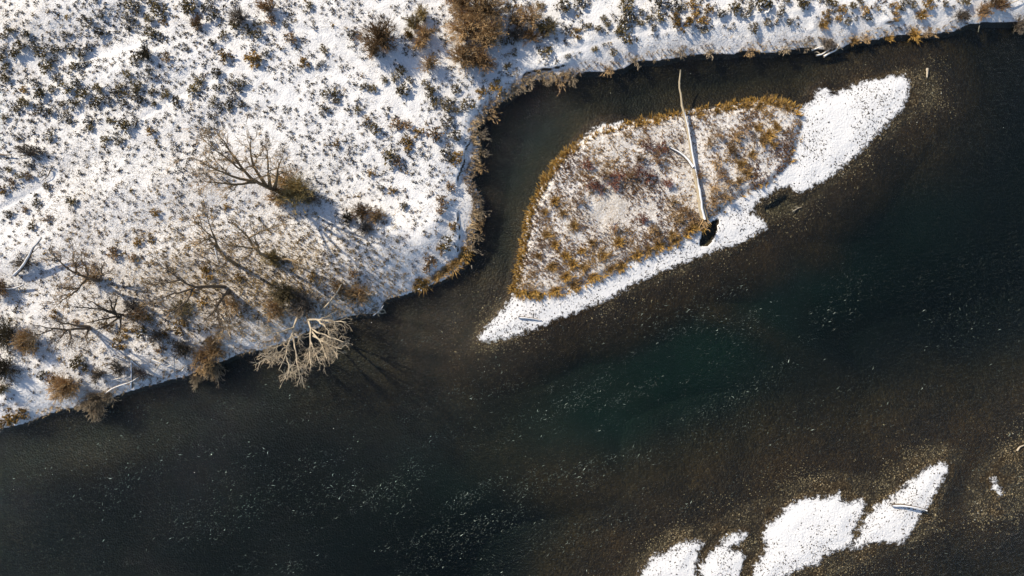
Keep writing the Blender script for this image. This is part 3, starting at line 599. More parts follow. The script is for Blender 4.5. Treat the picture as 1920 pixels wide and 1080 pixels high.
# frosted brush along the waterline
bank = [(918, 212, 17, .5, -.3), (898, 256, 15, .6, 0), (902, 285, 11, .5, 0), (893, 310, 16, .5, -.2), (886, 372, 14, .5, -.1), (898, 398, 15, .5, -.2), (893, 420, 12, .5, -.2), (890, 445, 10, .4, -.2), (880, 462, 13, .4, -.3), (1050, 148, 19, .1, -.6), (1072, 148, 12, .1, -.5), (1028, 152, 10, 0, -.4),
        (1138, 128, 13, .1, -.5), (1275, 100, 12, 0, -.4), (1330, 96, 12, 0, -.4), (1405, 94, 10, 0, -.4), (1470, 92, 12, 0, -.3), (968, 168, 12, .3, -.3), (1740, 60, 12, 0, -.3), (990, 150, 11, .2, -.4), (1190, 112, 10, 0, -.3), (1620, 74, 11, 0, -.3), (1510, 80, 13, 0, -.3)]
places = ['above the sharp bend of the channel', 'on the bank of the narrow channel']
for i, (px, py, r, lx, ly) in enumerate(bank):
    left = px < 980
    willow(px, py, r, 0.8, ('frosted tan' if left else 'frosted grey') + ' brush over the water ' + beside(px, py, BNK), (M['grey'], M['pale'] if i % 3 else M['tan']),
           'frosted brush on the left bank of the channel' if left else 'frosted brush along the top bank', 'bank_brush', nst=24, lean=(lx, ly), twigs=4, tl=0.35)

# ------------------------------------------------------------------ red and brown shrubs on the island
red = [(1085, 378, 14), (1105, 345, 15), (1122, 352, 13), (1130, 332, 13), (1150, 345, 12), (1160, 330, 12), (1180, 335, 16), (1195, 322, 14), (1215, 330, 12), (1232, 300, 14), (1215, 275, 14), (1238, 276, 13), (1200, 300, 11), (1250, 345, 11), (1205, 410, 10), (1150, 425, 13), (1100, 310, 11)]
lab_r = ['leftmost dark red shrub of the red band across the island']
for i, (px, py, r) in enumerate(red):
    willow(px, py, r, 0.75, 'dark red stemmed shrub ' + beside(px, py, ISL), (M['red'], M['red'] if i % 3 else M['brown']), 'red shrubs on the island', 'red_stemmed_shrub', nst=24, twigs=4)
brn = [(1345, 250, 16), (1375, 255, 15), (1395, 245, 13), (1330, 270, 12), (1370, 285, 10), (1345, 305, 14), (1420, 262, 14), (1340, 350, 15), (1355, 330, 13), (1368, 345, 14), (1335, 375, 14), (1360, 372, 13), (1310, 330, 9), (1260, 380, 11), (1280, 400, 14), (1268, 415, 15), (1300, 410, 12), (1225, 430, 12), (1235, 445, 13)]
for i, (px, py, r) in enumerate(brn):
    right = px > 1318
    willow(px, py, r, 0.7, 'brown twiggy island shrub ' + beside(px, py, ISL), (M['brown'], M['tan'] if i % 2 else M['brown']), 'brown island shrubs right of the log' if right else 'brown island shrubs left of the log', 'twiggy_shrub', nst=24, twigs=4)

# ------------------------------------------------------------------ sagebrush: shared meshes, each bush an object
def sage_mesh(i, leafmat, dark, n=70, snowy=0.12):
    """unit radius dome of leafy sprays on short stems"""
    ns = 24; a = rng.uniform(0, 2*np.pi, ns); q = np.sqrt(rng.random(ns))*0.85
    tip = np.stack([np.cos(a)*q, np.sin(a)*q, 0.62*np.sqrt(np.maximum(0.1, 1-q*q))*rng.uniform(0.75, 1.1, ns)], 1)
    s = np.linspace(0, 1, 3)[None, :, None]
    Pt = (tip*np.array([0.15, 0.15, 0]) - np.array([0, 0, 0.12]))[:, None]*(1-s) + tip[:, None]*s
    SV, SF = tubes(Pt, np.tile([0.05, 0.035, 0.015], (ns, 1)), 3)
    c = np.repeat(tip, 8, 0) + rng.normal(size=(ns*8, 3))*np.array([0.11, 0.11, 0.08])
    m = len(c); d = unit(np.repeat(tip*np.array([1, 1, 0.8]), 8, 0) + rng.normal(size=(m, 3))*0.45); sd = unit(np.cross(d, rng.normal(size=(m, 3))))
    l = rng.uniform(0.14, 0.28, (m, 1)); wd = rng.uniform(0.06, 0.125, (m, 1)); nrm = np.cross(d, sd)*wd*0.5
    LV = np.stack([c - d*l*0.5, c + sd*wd + nrm, c + d*l*0.6, c - sd*wd + nrm], 1).reshape(-1, 3)
    LF = np.arange(m*4).reshape(-1, 4)
    V, F = join([(SV, SF), (LV, LF)])
    mi = np.r_[np.full(len(SF), 1), np.where(rng.random(m) < snowy, 2, 0)]
    return mesh('sage', V, F, [leafmat, dark, M['snow']], mi)
SAGE = [sage_mesh(i, M['sage'] if i % 3 else M['sage_d'], M['dead'], snowy=0.10+0.05*(i % 4)) for i in range(9)]
GOLD = [sage_mesh(i, M['gold'], M['brown'], snowy=0.04) for i in range(4)]
BRWN = [sage_mesh(i, M['brown'], M['dead'], snowy=0.10) for i in range(3)]
S = 's'; Gd = 'g'; B = 'b'
big = [(8,68,7),(18,60,8),(50,65,8),(40,88,11),(10,93,7),(28,103,9),(3,110,9),(62,83,7),(80,100,12),(107,94,8),(120,93,6),(135,93,9),(160,90,10),(14,146,9),(12,128,7),(90,127,13),(105,115,8),(107,146,8),(132,138,6),(145,152,9),(160,116,8),(140,126,7),(147,128,8),(52,150,6),(65,156,7),(78,176,12),(100,168,8),(125,166,10),(50,191,10),(157,177,10),(187,165,9),(180,195,9),(192,185,9),(205,190,7),(140,197,10),(95,212,9),(75,205,8),(225,163,8),(215,177,8),(237,195,8),(257,160,10),(258,171,8),(265,185,9),(255,183,7),(285,172,8),(290,195,7),(235,237,13),(258,230,8),(168,230,8),(170,242,8),(133,229,7),(115,225,6),(208,225,7),(185,228,6),(96,256,8),(226,265,8),(198,262,7),(240,140,8),(278,140,8),(165,45,9),(187,66,10),(127,33,6,Gd),(205,63,6),(245,50,8),(262,50,6),(285,63,10),(300,70,8),(283,37,10),(302,22,13),(290,5,9),(243,10,9),(258,20,7),(238,31,8),(360,10,12),(355,20,10),(347,22,6),(440,50,10),(465,60,12),(400,10,9),(425,105,12,Gd),(475,113,12,Gd),(313,110,9,B),(255,112,10),(420,68,8),(402,82,8),(407,142,11),(375,153,10),(365,172,11),(408,165,8),(440,165,12),(456,156,8),(438,190,11),(430,200,8),(400,190,8),(457,198,8),(332,190,8),(313,180,9),(330,15,6,Gd),(385,17,8),(398,35,10),(155,103,7),
 (510,42,10,B),(485,65,9),(485,45,8),(547,73,10,B),(580,12,8),(537,48,7),(588,50,6),(483,115,11,Gd),(570,120,11,Gd),(602,124,7),(640,126,5,Gd),(608,95,7),(528,92,6),(618,178,13),(632,190,7),(608,207,8),(655,207,6),(670,190,6),(672,208,7),(688,226,8,Gd),(705,243,10),(690,235,8),(725,215,6),(745,233,10,B),(765,237,9,B),(683,163,7),(700,167,8),(721,151,7),(741,146,8),(757,170,13),(810,175,12),(770,152,7),(855,168,8),(835,190,8),(850,192,9),(815,192,8),(838,205,9),(855,208,7),(880,197,12),(930,166,11,Gd),(903,177,9,Gd),(873,205,6),(838,228,10),(815,252,14,B),(850,255,12),(785,250,9,Gd),(765,265,8,Gd),(632,262,5,Gd),(648,265,6),(660,70,9),(752,133,9),(800,158,8),
 (1051,15,14),(1086,10,11),(1173,12,14),(1169,36,11),(1168,65,14),(1167,50,9),(1202,26,7),(1224,18,6),(1233,34,10),(1240,7,12),(1262,12,9),(1277,15,8),(1300,11,11,Gd),(1264,33,9,Gd),(1279,48,14,Gd),(1305,37,10,Gd),(1322,40,8,Gd),(1328,20,10,Gd),(1350,25,9),(1375,18,13),(1397,25,9),(1427,12,14),(1320,58,7),(1080,65,9,Gd),(1023,100,12),(1012,50,10),(1103,50,7),(1150,100,8),(1225,55,7),
 (1465,12,6),(1440,8,8),(1500,8,12),(1562,8,8),(1578,20,10,Gd),(1550,27,8,Gd),(1562,22,6),(1597,12,7),(1620,20,8,Gd),(1645,17,6,Gd),(1677,12,8,Gd),(1710,10,7),(1738,8,9,Gd),(1725,28,10,Gd),(1542,45,7,Gd),(1460,25,9),(1770,10,7),
 (40,330,9),(57,332,8,B),(25,343,7,B),(5,355,9,Gd),(18,320,7),(52,310,7),(90,350,7),(72,382,8),(50,393,7,B),(17,400,8),(90,410,7,B),(62,425,7),(68,365,6),(135,380,10),(195,413,6,B),(294,398,8,Gd),(215,476,10,B),(250,484,9,B),(267,480,6,B),(192,473,5),(288,492,6,Gd),(260,455,8,Gd),(268,440,6,Gd),(283,447,7,Gd),(187,435,6,Gd),(297,362,6,Gd),(247,357,6,Gd),(195,275,6,Gd),(255,277,6),(85,315,6),(378,380,5,Gd),(398,393,6,Gd),(427,388,7,Gd),(390,515,10,Gd),(385,500,8,Gd),
 (632,272,7,Gd),(733,297,15),(745,305,10,B),(764,272,10,Gd),(840,285,12),(858,292,9,Gd),(855,303,8,Gd),(752,320,6,Gd),(735,318,5,Gd),(647,298,5,B),(663,287,5),(697,325,8,Gd),(715,355,7),(735,357,7,Gd),(828,375,9,B),(845,350,9,B),(826,395,8,B),(757,387,8),(665,447,6,Gd),(852,425,10,Gd),(838,455,14),(828,468,9,Gd),(872,475,11,Gd),(790,533,13,Gd),(665,515,8,B),(607,475,6,B),(810,492,11,B),(800,505,9,B),
 (340,612,13,Gd),(280,598,9,Gd),(268,625,11),(310,622,9,Gd),(225,645,10,Gd),(148,680,12),(112,672,6,Gd),(80,703,8),(100,710,9,B),(206,612,8,Gd),(190,607,6,Gd),(145,605,7,B),(105,590,8,Gd),(235,625,8,Gd),(255,618,7,Gd),(380,565,9,Gd),(395,640,8,Gd),(30,780,14,Gd),(45,776,10,Gd),(12,790,10,Gd),(85,575,6,B),(30,583,6),(362,545,8,Gd),(450,520,7,Gd),(470,505,6,Gd),(430,460,6,Gd),(560,455,6,Gd),(585,520,8,Gd),(300,655,8,B),(160,690,7)]
LAND = [(715, 75, 'the lone round willow'), (890, 70, 'the tall willow clump'), (520, 340, 'the largest bare tree'), (450, 115, 'the paired golden bushes'), (277, 104, 'the twiggy dead bush'), (452, 36, 'the big brown shrub near the top'),
  (60, 285, 'the grey fallen brush'), (50, 485, 'the leaning dead trunk'), (215, 590, 'the splayed dark tree'), (423, 541, 'the double-trunked dark tree'), (680, 400, 'the dark grey brush patch'), (733, 297, 'the wide bush ringed by trails'), (235, 237, 'the wide lower sagebrush'),
  (90, 127, 'the wide left-edge sagebrush'), (618, 178, 'the oval bush in mid meadow'), (840, 200, 'the bushes behind the cut bank'), (994, 38, 'the reddish willow'), (1168, 50, 'the column of three bushes'), (1279, 48, 'the biggest golden bush'), (1427, 12, 'the wide bush at the top edge'), (1555, 90, 'the driftwood pile'), (1725, 28, 'the yellow bank tussock'), (130, 726, 'the round brown riverside willow'), (562, 600, 'the pale leaning trees'), (855, 495, 'the orange tussocks')]
def where(px, py):
    x, y, t = min(LAND, key=lambda l: (l[0]-px)**2 + (l[1]-py)**2)
    dx, dy = px-x, py-y
    if math.hypot(dx, dy) < 16: return 'right beside ' + t
    side = ('right of ' if dx > 0 else 'left of ') if abs(dx) > abs(dy) else ('below ' if dy > 0 else 'above ')
    return side + t
kind_text = {S: 'grey green sagebrush', Gd: 'golden brown bush', B: 'dark brown bush'}
spots = [(b[0], b[1], b[2], b[3] if len(b) > 3 else S) for b in big]
# fill with smaller bushes at random, keeping clear of trails and of each other
taken = [(x, y, r) for x, y, r, _ in spots]
def clear(px, py, r):
    return all((px-x)**2 + (py-y)**2 > (0.78*(r+q))**2 for x, y, q in taken)
fill = []
tries = 0
dpl = lambda x, y: float(samp(D['plateau'], np.array([x]), np.array([y]))[0])
while len(fill) < 3400 and tries < 36000:
    tries += 1
    px = random.uniform(-60, 1980); py = random.uniform(-50, 780)
    X0, Y0, _ = at(px, py, 1.3)
    if dpl(X0, Y0) < 0.15: continue
    if px > 940: dens, rr = 0.9, (4, 9)
    elif py < 275 and px < 470: dens, rr = 0.75, (3, 7)
    elif py < 345: dens, rr = 0.97, (2.6, 6.2)
    elif px < 330 and py < 470: dens, rr = 0.45, (2.5, 5)
    else: dens, rr = 0.35, (2.5, 6)
    if 120 < px < 330 and 230 < py < 345: dens *= 0.3
    if px < 110 and py < 55: dens *= 0.4
    if random.random() > dens: continue
    r = random.uniform(*rr)*random.uniform(0.7, 1.0)
    if px > 430 and py < 345 and float(cell_edge(np.array([X0]), np.array([Y0]))[0]) < 0.08 + 0.3*r/20: continue
    if not clear(px, py, r): continue
    if float(dist_lines(np.array([X0]), np.array([Y0]), trails)[0]) < 0.22 + r/20: continue
    k = S if random.random() < (0.85 if py < 345 else 0.3) else (Gd if random.random() < 0.6 else B)
    fill.append((px, py, r, k)); taken.append((px, py, r))
allsp = sorted(spots + fill, key=lambda t: -t[2])
vis = [t for t in allsp if -8 < t[0] < 1928 and t[1] > -8]
single = vis[:300]; sset = set(single)
rest = [t for t in allsp if t not in sset]
cnt = 0
for px, py, r, k in single:
    p = on(px, py, 0.0); rad = r/20*1.28
    ms = {S: SAGE, Gd: GOLD, B: BRWN}[k]; z = ('large ' if r >= 11 else 'small ' if r < 7.5 else '') + kind_text[k] + ' in snow ' + where(px, py)
    o = obj('sagebrush' if k == S else 'low_bush', random.choice(ms), None, tuple(p), random.uniform(0, 6.28), (rad*random.uniform(0.85, 1.15), rad*random.uniform(0.85, 1.15), rad*random.uniform(0.85, 1.25)))
    tag(o, z, 'bush', 'bushes ' + where(px, py))
# the many small ones as one mass
def lump(vn, n_leaf, pts, rad, cols, sg_=0.45, l=(0.5, 1.1), w=0.22, z0=0.05):
    """n_leaf leaf-like quads scattered round every point"""
    n = len(pts); a = rng.normal(size=(n, n_leaf, 3))*np.array([sg_, sg_, 0.28]); a[..., 2] = np.abs(a[..., 2])
    c = pts[:, None, :] + a*rad[:, None, None]; c[..., 2] += z0*rad[:, None]
    d = unit(a + rng.normal(size=a.shape)*0.35 + np.array([0, 0, 0.25])); sd = unit(np.cross(d, rng.normal(size=a.shape)))
    ll = rng.uniform(*l, (n, n_leaf, 1))*rad[:, None, None]*0.45; ww = ll*w
    V = np.stack([c - d*ll*0.5, c + sd*ww, c + d*ll*0.7, c - sd*ww], 2)
    C = cols[:, None, None, :]*rng.uniform(0.6, 1.35, (n, n_leaf, 1, 1)); C = np.broadcast_to(C, V.shape)
    F = np.arange(n*n_leaf*4).reshape(-1, 4)
    return V.reshape(-1, 3), F, C.reshape(-1, 3)
base_c = {S: (0.085, 0.066, 0.038), Gd: (0.27, 0.18, 0.065), B: (0.12, 0.08, 0.05)}
pts = np.array([on(x, y) for x, y, r, k in rest]); rad = np.array([r/20*1.25 for x, y, r, k in rest]); cols = np.array([base_c[k] for x, y, r, k in rest])
V, F, C = lump('sage', 26, pts, rad, cols, sg_=0.36, w=0.42)
tag(obj('small_sagebrush', mesh('small_sagebrush', V, F, [M['stuff']], col=C)), 'mass of tiny sagebrush sprigs scattered over the snowy meadow', 'sagebrush', kind='stuff')

# ------------------------------------------------------------------ dry weeds and grass poking through the snow
def scatter(n, x0, x1, y0, y1, fn):
    """random pixels kept with probability fn(px,py)"""
    px = rng.uniform(x0, x1, n); py = rng.uniform(y0, y1, n); keep = rng.random(n) < fn(px, py)
    return px[keep], py[keep]
def ground_pts(px, py, z=1.2):
    k = (H-z)/H/20; x = (px-960)*k; y = (540-py)*k
    return np.stack([x, y, zat(x, y)], 1)
def pb(px, py, cx_, cy_, sx, sy): return np.exp(-0.5*(((px-cx_)/sx)**2 + ((py-cy_)/sy)**2))
px, py = scatter(190000, -60, 1980, -50, 800, lambda x, y: 0.25 + 0.30*pb(x, y, 500, 500, 190, 90) + 0.14*pb(x, y, 690, 200, 170, 130) + 0.35*pb(x, y, 200, 320, 200, 90) + 0.3*pb(x, y, 200, 600, 180, 90) + 0.25*(fbm(x/20, y/20, 4, 3, 1)))
p = ground_pts(px, py); ok = (samp(D['meadow'], p[:, 0], p[:, 1]) > 0.15) & (dist_lines(p[:, 0], p[:, 1], trails) > 0.28)
ok &= (py > 350) | (px < 330) | (cell_edge(p[:, 0], p[:, 1]) > 0.10)
p = p[ok]; px = px[ok]; py = py[ok]
warm = np.clip(0.15 + 1.0*pb(px, py, 470, 510, 220, 100) + 0.6*pb(px, py, 200, 640, 200, 100) + 0.4*pb(px, py, 1400, 20, 500, 50) + 0.5*pb(px, py, 450, 300, 90, 60), 0, 1)[:, None]
cw = np.array([0.125, 0.098, 0.062])*(1-warm) + np.array([0.42, 0.29, 0.12])*warm
V, F, C = lump('weeds', 4, p, 0.06 + 0.22*rng.random(len(p))**2, cw*rng.uniform(0.5, 1.3, (len(p), 1)), l=(0.7, 1.6), w=0.16)
tag(obj('dry_weeds', mesh('dry_weeds', V, F, [M['stuff']], col=C)), 'dry weeds and stems sticking through the snow of the meadow', 'weeds', kind='stuff')

def grass(pts, nb, hgt, spread, col, lean=None, width=0.02, tipw=0.3):
    """tufts of tapering blades, each a bent two-quad strip"""
    n = len(pts); a = rng.uniform(0, 2*np.pi, (n, nb)); q = rng.random((n, nb))
    hh = hgt[:, None]*rng.uniform(0.6, 1.15, (n, nb)); sp = spread[:, None]*q
    b = pts[:, None, :] + np.stack([np.cos(a)*sp*0.3, np.sin(a)*sp*0.3, np.full((n, nb), -0.04)], -1)
    out = np.stack([np.cos(a)*sp, np.sin(a)*sp, np.zeros((n, nb))], -1)
    if lean is not None: out = out + lean[:, None, :]*hh[..., None]
    mid = b + out*0.45 + np.stack([0*hh, 0*hh, hh*0.7], -1); tip = b + out + np.stack([0*hh, 0*hh, hh*(1.0-0.25*q)], -1)
    side = np.stack([-np.sin(a), np.cos(a), 0*a], -1)*width*rng.uniform(0.6, 1.4, (n, nb, 1))
    V = np.stack([b-side, b+side, mid+side, mid-side, tip+side*tipw, tip-side*tipw], 2).reshape(-1, 3)
    o = np.arange(n*nb)[:, None]*6
    F = np.concatenate([o+np.array([[0, 1, 2, 3]]), o+np.array([[3, 2, 4, 5]])])
    C = np.broadcast_to((col[:, None, :]*rng.uniform(0.65, 1.35, (n, nb, 1)))[:, :, None, :], (n, nb, 6, 3)).reshape(-1, 3)
    return V, F, C
# meadow bank grass (fine)
px, py = scatter(9000, 250, 760, 400, 720, lambda x, y: 0.75*pb(x, y, 500, 520, 150, 70) + 0.35*pb(x, y, 600, 570, 120, 40))
p = ground_pts(px, py); p = p[samp(D['meadow'], p[:, 0], p[:, 1]) > 0.2]
V, F, C = grass(p, 6, rng.uniform(0.15, 0.4, len(p)), rng.uniform(0.1, 0.3, len(p)), np.array([0.36, 0.26, 0.12])*rng.uniform(0.6, 1.2, (len(p), 1)))
tag(obj('grove_grass', mesh('grove_grass', V, F, [M['stuff']], col=C)), 'straw coloured grass under the bare trees', 'grass', kind='stuff')
# island grass
px, py = scatter(42000, 955, 1515, 180, 560, lambda x, y: 0.42 + 0.6*np.clip(fbm(x/20, y/20, 1.6, 4, 2)*2.0, -0.5, 0.8) - 0.18*pb(x, y, 1130, 370, 60, 30))
p = ground_pts(px, py, 0.5); di = samp(D['island'], p[:, 0], p[:, 1]); ok = (di > 0.15) & (samp(D['hole'], p[:, 0], p[:, 1]) < -0.2); p = p[ok]; di = di[ok]
mixv = np.clip(0.5 + 1.1*fbm(p[:, 0], p[:, 1], 2.6, 3, 10), 0, 1)[:, None]
c = np.array([0.17, 0.095, 0.055])*(1-mixv) + np.array([0.42, 0.275, 0.12])*mixv
V, F, C = grass(p, 6, rng.uniform(0.08, 0.30, len(p)), rng.uniform(0.06, 0.20, len(p)), c, width=0.020)
tag(obj('island_grass', mesh('island_grass', V, F, [M['stuff']], col=C)), 'brown and straw grass standing through the snow of the island', 'grass', kind='stuff')
# golden fringe on the island rim and the point of the meadow
def rim_pts(poly, spacing, lo, hi, cond):
    out = []
    n = len(poly)
    for i in range(n):
        a, b = poly[i], poly[(i+1) % n]; L = np.hypot(*(b-a)); e = (b-a)/max(L, 1e-6); nrm = np.array([-e[1], e[0]])
        for t in np.arange(0, L, spacing):
            q = a + e*t
            if cond(960+q[0]*20, 540-q[1]*20): out.append((*(q + nrm*random.uniform(lo, hi)), nrm[0], nrm[1]))
    return np.array(out)
area = 0.5*np.sum(island[:, 0]*np.roll(island[:, 1], -1) - np.roll(island[:, 0], -1)*island[:, 1])
sg = 1.0 if area > 0 else -1.0
def rim_ok(x, y):
    if x > 1500: return False
    if y > 225 and x > 1335: return random.random() < 0.07
    if y > 380 and x > 1020: return random.random() < 0.28
    if 1080 < x < 1180 and y < 275: return random.random() < 0.45
    if y < 240 and x > 1180: return random.random() < 0.5
    return True
rp = rim_pts(island, 0.055, -0.22*sg, 0.50*sg, rim_ok)
p = np.stack([rp[:, 0], rp[:, 1], zat(rp[:, 0], rp[:, 1])], 1)
lean = np.stack([-rp[:, 2]*sg, -rp[:, 3]*sg, 0*rp[:, 0]], 1)*rng.uniform(0.1, 0.7, (len(p), 1))
p[:, 2] = np.maximum(p[:, 2], 0.08)
V, F, C = grass(p, 11, rng.uniform(0.25, 0.6, len(p)), rng.uniform(0.12, 0.36, len(p)), np.array([0.54, 0.33, 0.085])*rng.uniform(0.5, 1.2, (len(p), 1)), lean, width=0.024)
tag(obj('rim_grass', mesh('rim_grass', V, F, [M['stuff']], col=C)), 'golden sedge fringing the rim of the island', 'grass', kind='stuff')
# thin frosted fringe along the meadow waterline
mp_ = meadow[3:60]
rp = []
for a, b in zip(mp_[:-1], mp_[1:]):
    L = np.hypot(*(b-a)); e = (b-a)/max(L, 1e-6); nrm = np.array([-e[1], e[0]])
    for t in np.arange(0, L, 0.13):
        qx, qy = 960 + a[0]*20, 540 - a[1]*20
        if 860 < qx < 1080 and 140 < qy < 500:
            for _ in range(3): q = a + e*(t + random.uniform(-0.1, 0.1)) + nrm*random.uniform(-0.10, 0.75); rp.append((q[0], q[1], -nrm[0]*1.3, -nrm[1]*1.3))
        if random.random() < 0.7: q = a + e*t + nrm*random.uniform(0.05, 0.9); rp.append((q[0], q[1], -nrm[0], -nrm[1]))
rp = np.array(rp); p = np.stack([rp[:, 0], rp[:, 1], zat(rp[:, 0], rp[:, 1])], 1); ok = p[:, 2] > 0.03; p = p[ok]; rp = rp[ok]
mixv = np.clip(0.4 + 1.2*fbm(p[:, 0], p[:, 1], 3.0, 2, 13), 0, 1)[:, None]
c = np.array([0.22, 0.17, 0.12])*(1-mixv) + np.array([0.48, 0.36, 0.21])*mixv
V, F, C = grass(p, 9, rng.uniform(0.18, 0.5, len(p)), rng.uniform(0.1, 0.3, len(p)), c, np.stack([rp[:, 2], rp[:, 3], 0*rp[:, 0]], 1)*rng.uniform(0, 0.8, (len(p), 1)), width=0.02)
tag(obj('bank_grass', mesh('bank_grass', V, F, [M['stuff']], col=C)), 'frosted dry grass along the waterline of the meadow', 'grass', kind='stuff')

# single golden tussocks
def tussock_mesh(col, n=70):
    p = np.stack([rng.normal(size=n)*0.35, rng.normal(size=n)*0.35, np.zeros(n)], 1)
    V, F, C = grass(p, 4, rng.uniform(0.6, 1.1, n), rng.uniform(0.3, 0.8, n), np.tile(np.array(col), (n, 1))*rng.uniform(0.6, 1.3, (n, 1)), lean=p*1.2, width=0.045)
    return mesh('tussock', V, F, [M['stuff']], col=C)
TUS = [tussock_mesh((0.48, 0.29, 0.08)), tussock_mesh((0.40, 0.25, 0.085)), tussock_mesh((0.33, 0.21, 0.085))]
def tussock(px, py, r, label, group):
    q = on(px, py); s = r/20*0.82
    label = label.split(' tussock')[0] + ' tussock ' + beside(px, py, ISL if px > 950 and py > 180 else BNK)
    tag(obj('grass_tussock', random.choice(TUS), None, tuple(q), random.uniform(0, 6.28), (s, s*random.uniform(0.7, 1.2), min(0.7, 0.25+s*0.45))), label, 'grass tuft', group)
for x, y, r in [(1440, 190, 11), (1425, 200, 10), (1458, 198, 10), (1475, 205, 8), (1400, 200, 9), (1365, 205, 9), (1345, 210, 8), (1310, 214, 8), (1230, 228, 8), (1200, 232, 8)]:
    tussock(x, y, r, 'golden grass tussock on the upper rim of the island', 'golden tussocks on the island')
for x, y, r in [(1235, 460, 11), (1260, 440, 9), (1268, 452, 10), (1295, 430, 11), (1305, 425, 9), (1215, 468, 10), (1195, 478, 9), (1165, 500, 9), (1145, 505, 11), (1110, 520, 10), (1075, 535, 11), (1040, 545, 12), (1000, 548, 9)]:
    tussock(x, y, r, 'golden grass tussock on the lower rim of the island, above the snowy beach', 'golden tussocks on the island')
for x, y, r in [(1440, 255, 11), (1450, 272, 9), (1430, 265, 10), (1410, 290, 8), (1455, 240, 9), (1390, 310, 9), (1400, 325, 11), (1385, 340, 8), (1420, 240, 8)]:
    tussock(x, y, r, 'golden grass tussock in the snow at the right end of the island', 'golden tussocks on the island')
for x, y, r in [(1025, 440, 9), (1010, 480, 8), (1035, 500, 9), (1060, 480, 10), (1075, 495, 9), (1040, 460, 8), (1060, 520, 9), (1090, 470, 8), (1110, 455, 8), (1040, 378, 9), (1075, 425, 8), (1020, 400, 7), (1130, 480, 9), (1160, 455, 9), (1095, 500, 8), (1055, 400, 8)]:
    tussock(x, y, r, 'straw grass tussock scattered over the lower left of the island', 'tussocks over the lower left of the island')
for x, y, r in [(875, 472, 10), (868, 484, 11), (858, 492, 12), (848, 500, 12), (838, 507, 11), (827, 514, 10), (816, 521, 9), (795, 533, 11), (783, 538, 9)]:
    tussock(x, y, r, 'orange grass tussock on the point of the meadow by the channel mouth', 'orange tussocks on the meadow point')
for x, y, r in [(1712, 66, 12), (1600, 78, 9), (1663, 72, 9), (1727, 30, 9), (1543, 47, 8)]:
    tussock(x, y, r, 'yellow grass tussock on the top bank near the driftwood', 'yellow tussocks on the top bank')

# ------------------------------------------------------------------ logs, fallen tree and driftwood
def stick(root_name, pts, r, label, cat='log', group=None, mat=None, snow=True, side=(), sides=8, lift=0.0):
    """pts: pixels with height of the axis above ground; side: extra limbs of (pts, r)"""
    W = [on(x, y, max(h, 0.0)+r*0.75+lift) for x, y, h in pts]
    b = W[0].copy(); root = empty(root_name, tuple(b)); tag(root, label, cat, group)
    def tube_of(Wp, r0, r1, k=12, sd=sides, wob=0.02):
        p = resample(Wp, k); p += rng.normal(size=p.shape)*wob*r0*3
        return tubes(p[None], np.linspace(r0, r1, k)[None]*rng.uniform(0.92, 1.08, (1, k)), sd), p
    (V, F), axis_p = tube_of(W, r, r*0.45)
    obj('trunk', mesh('trunk', V-b, F, [mat or M['wood']], smooth=True), root)
    sn = [axis_p]
    for ln, rr in side:
        Ws = [on(x, y, max(h, 0)+rr*0.8+lift) for x, y, h in ln]
        (V, F), ap = tube_of(Ws, rr, rr*0.4, 8, 5)
        obj('branch', mesh('branch', V-b, F, [mat or M['wood']], smooth=True), root)
    if snow:
        k = len(axis_p); rr = np.linspace(r, r*0.45, k)
        cp = axis_p + np.stack([np.full(k, 0.12)*rr, -0.2*rr, rr*0.72], 1)
        V, F = tubes(cp[None], (rr*0.62)[None], 6)
        obj('snow_cap', mesh('snow_cap', V-b, F, [M['snow']], smooth=True), root)
    return root
# the long fallen tree across the island
ft = [(1318, 412, 0.25), (1312, 375, 0.35), (1306, 340, 0.35), (1298, 295, 0.35), (1292, 255, 0.4), (1284, 218, 0.5), (1278, 190, 0.95), (1273, 160, 1.0), (1276, 131, 1.05)]
W = []
for x, y, h in ft:
    z = 0.55 + h if y > 210 else 1.05
    W.append(np.array(at(x, y, z)))
b = on(1318, 412); root = empty('fallen_tree', tuple(b))
tag(root, 'long pale fallen tree lying across the island with its tip out over the channel', 'fallen tree')
k = 26; p = resample(W, k); r = np.interp(np.linspace(0, 1, k), [0, 0.5, 1], [0.22, 0.15, 0.06])
p[:, :2] += rng.normal(size=(k, 2))*0.02
V, F = tubes(p[None], r[None]*rng.uniform(0.93, 1.07, (1, k)), 10); obj('trunk', mesh('trunk', V-b, F, [M['wood']], smooth=True), root)
kk = 19; cp = p[:kk] + np.stack([r[:kk]*0.38, -0.1*r[:kk], r[:kk]*0.52], 1)
V, F = tubes(cp[None], (r[:kk]*0.66*rng.uniform(0.8, 1.1, kk))[None], 8); obj('snow_cap', mesh('snow_cap', V-b, F, [M['snow']], smooth=True), root)
# split slab of trunk beside the butt
q = resample([np.array(at(x, y, z)) for x, y, z in [(1314, 372, 0.95), (1322, 395, 0.85), (1328, 418, 0.75)]], 8)
V, F = tubes(q[None], np.linspace(0.07, 0.10, 8)[None], 6); obj('branch', mesh('branch', V-b, F, [M['wood']], smooth=True), root)
roots = []
for i in range(34):
    a = rng.uniform(0, 2*np.pi); tip = W[0] + np.array([math.cos(a)*rng.uniform(0.2, 0.75)+0.1, -0.35-rng.uniform(0, 0.7), math.sin(a)*0.55+0.05])
    s0 = W[0] + rng.normal(size=3)*0.08; mid = (s0+tip)/2 + rng.normal(size=3)*0.14
    roots.append(resample([s0, mid, tip], 6))
V, F = tubes(np.array(roots), np.tile(np.linspace(0.075, 0.018, 6), (34, 1)), 5); rm = obj('root_mass', mesh('root_mass', V-b, F, [M['tan']], smooth=True), root)
p1, r1 = kids(np.array(roots), np.tile(np.linspace(0.05, 0.015, 6), (34, 1)), 3, 0.3, 0.35, 0.8, 0, 4, rmin=0.012)
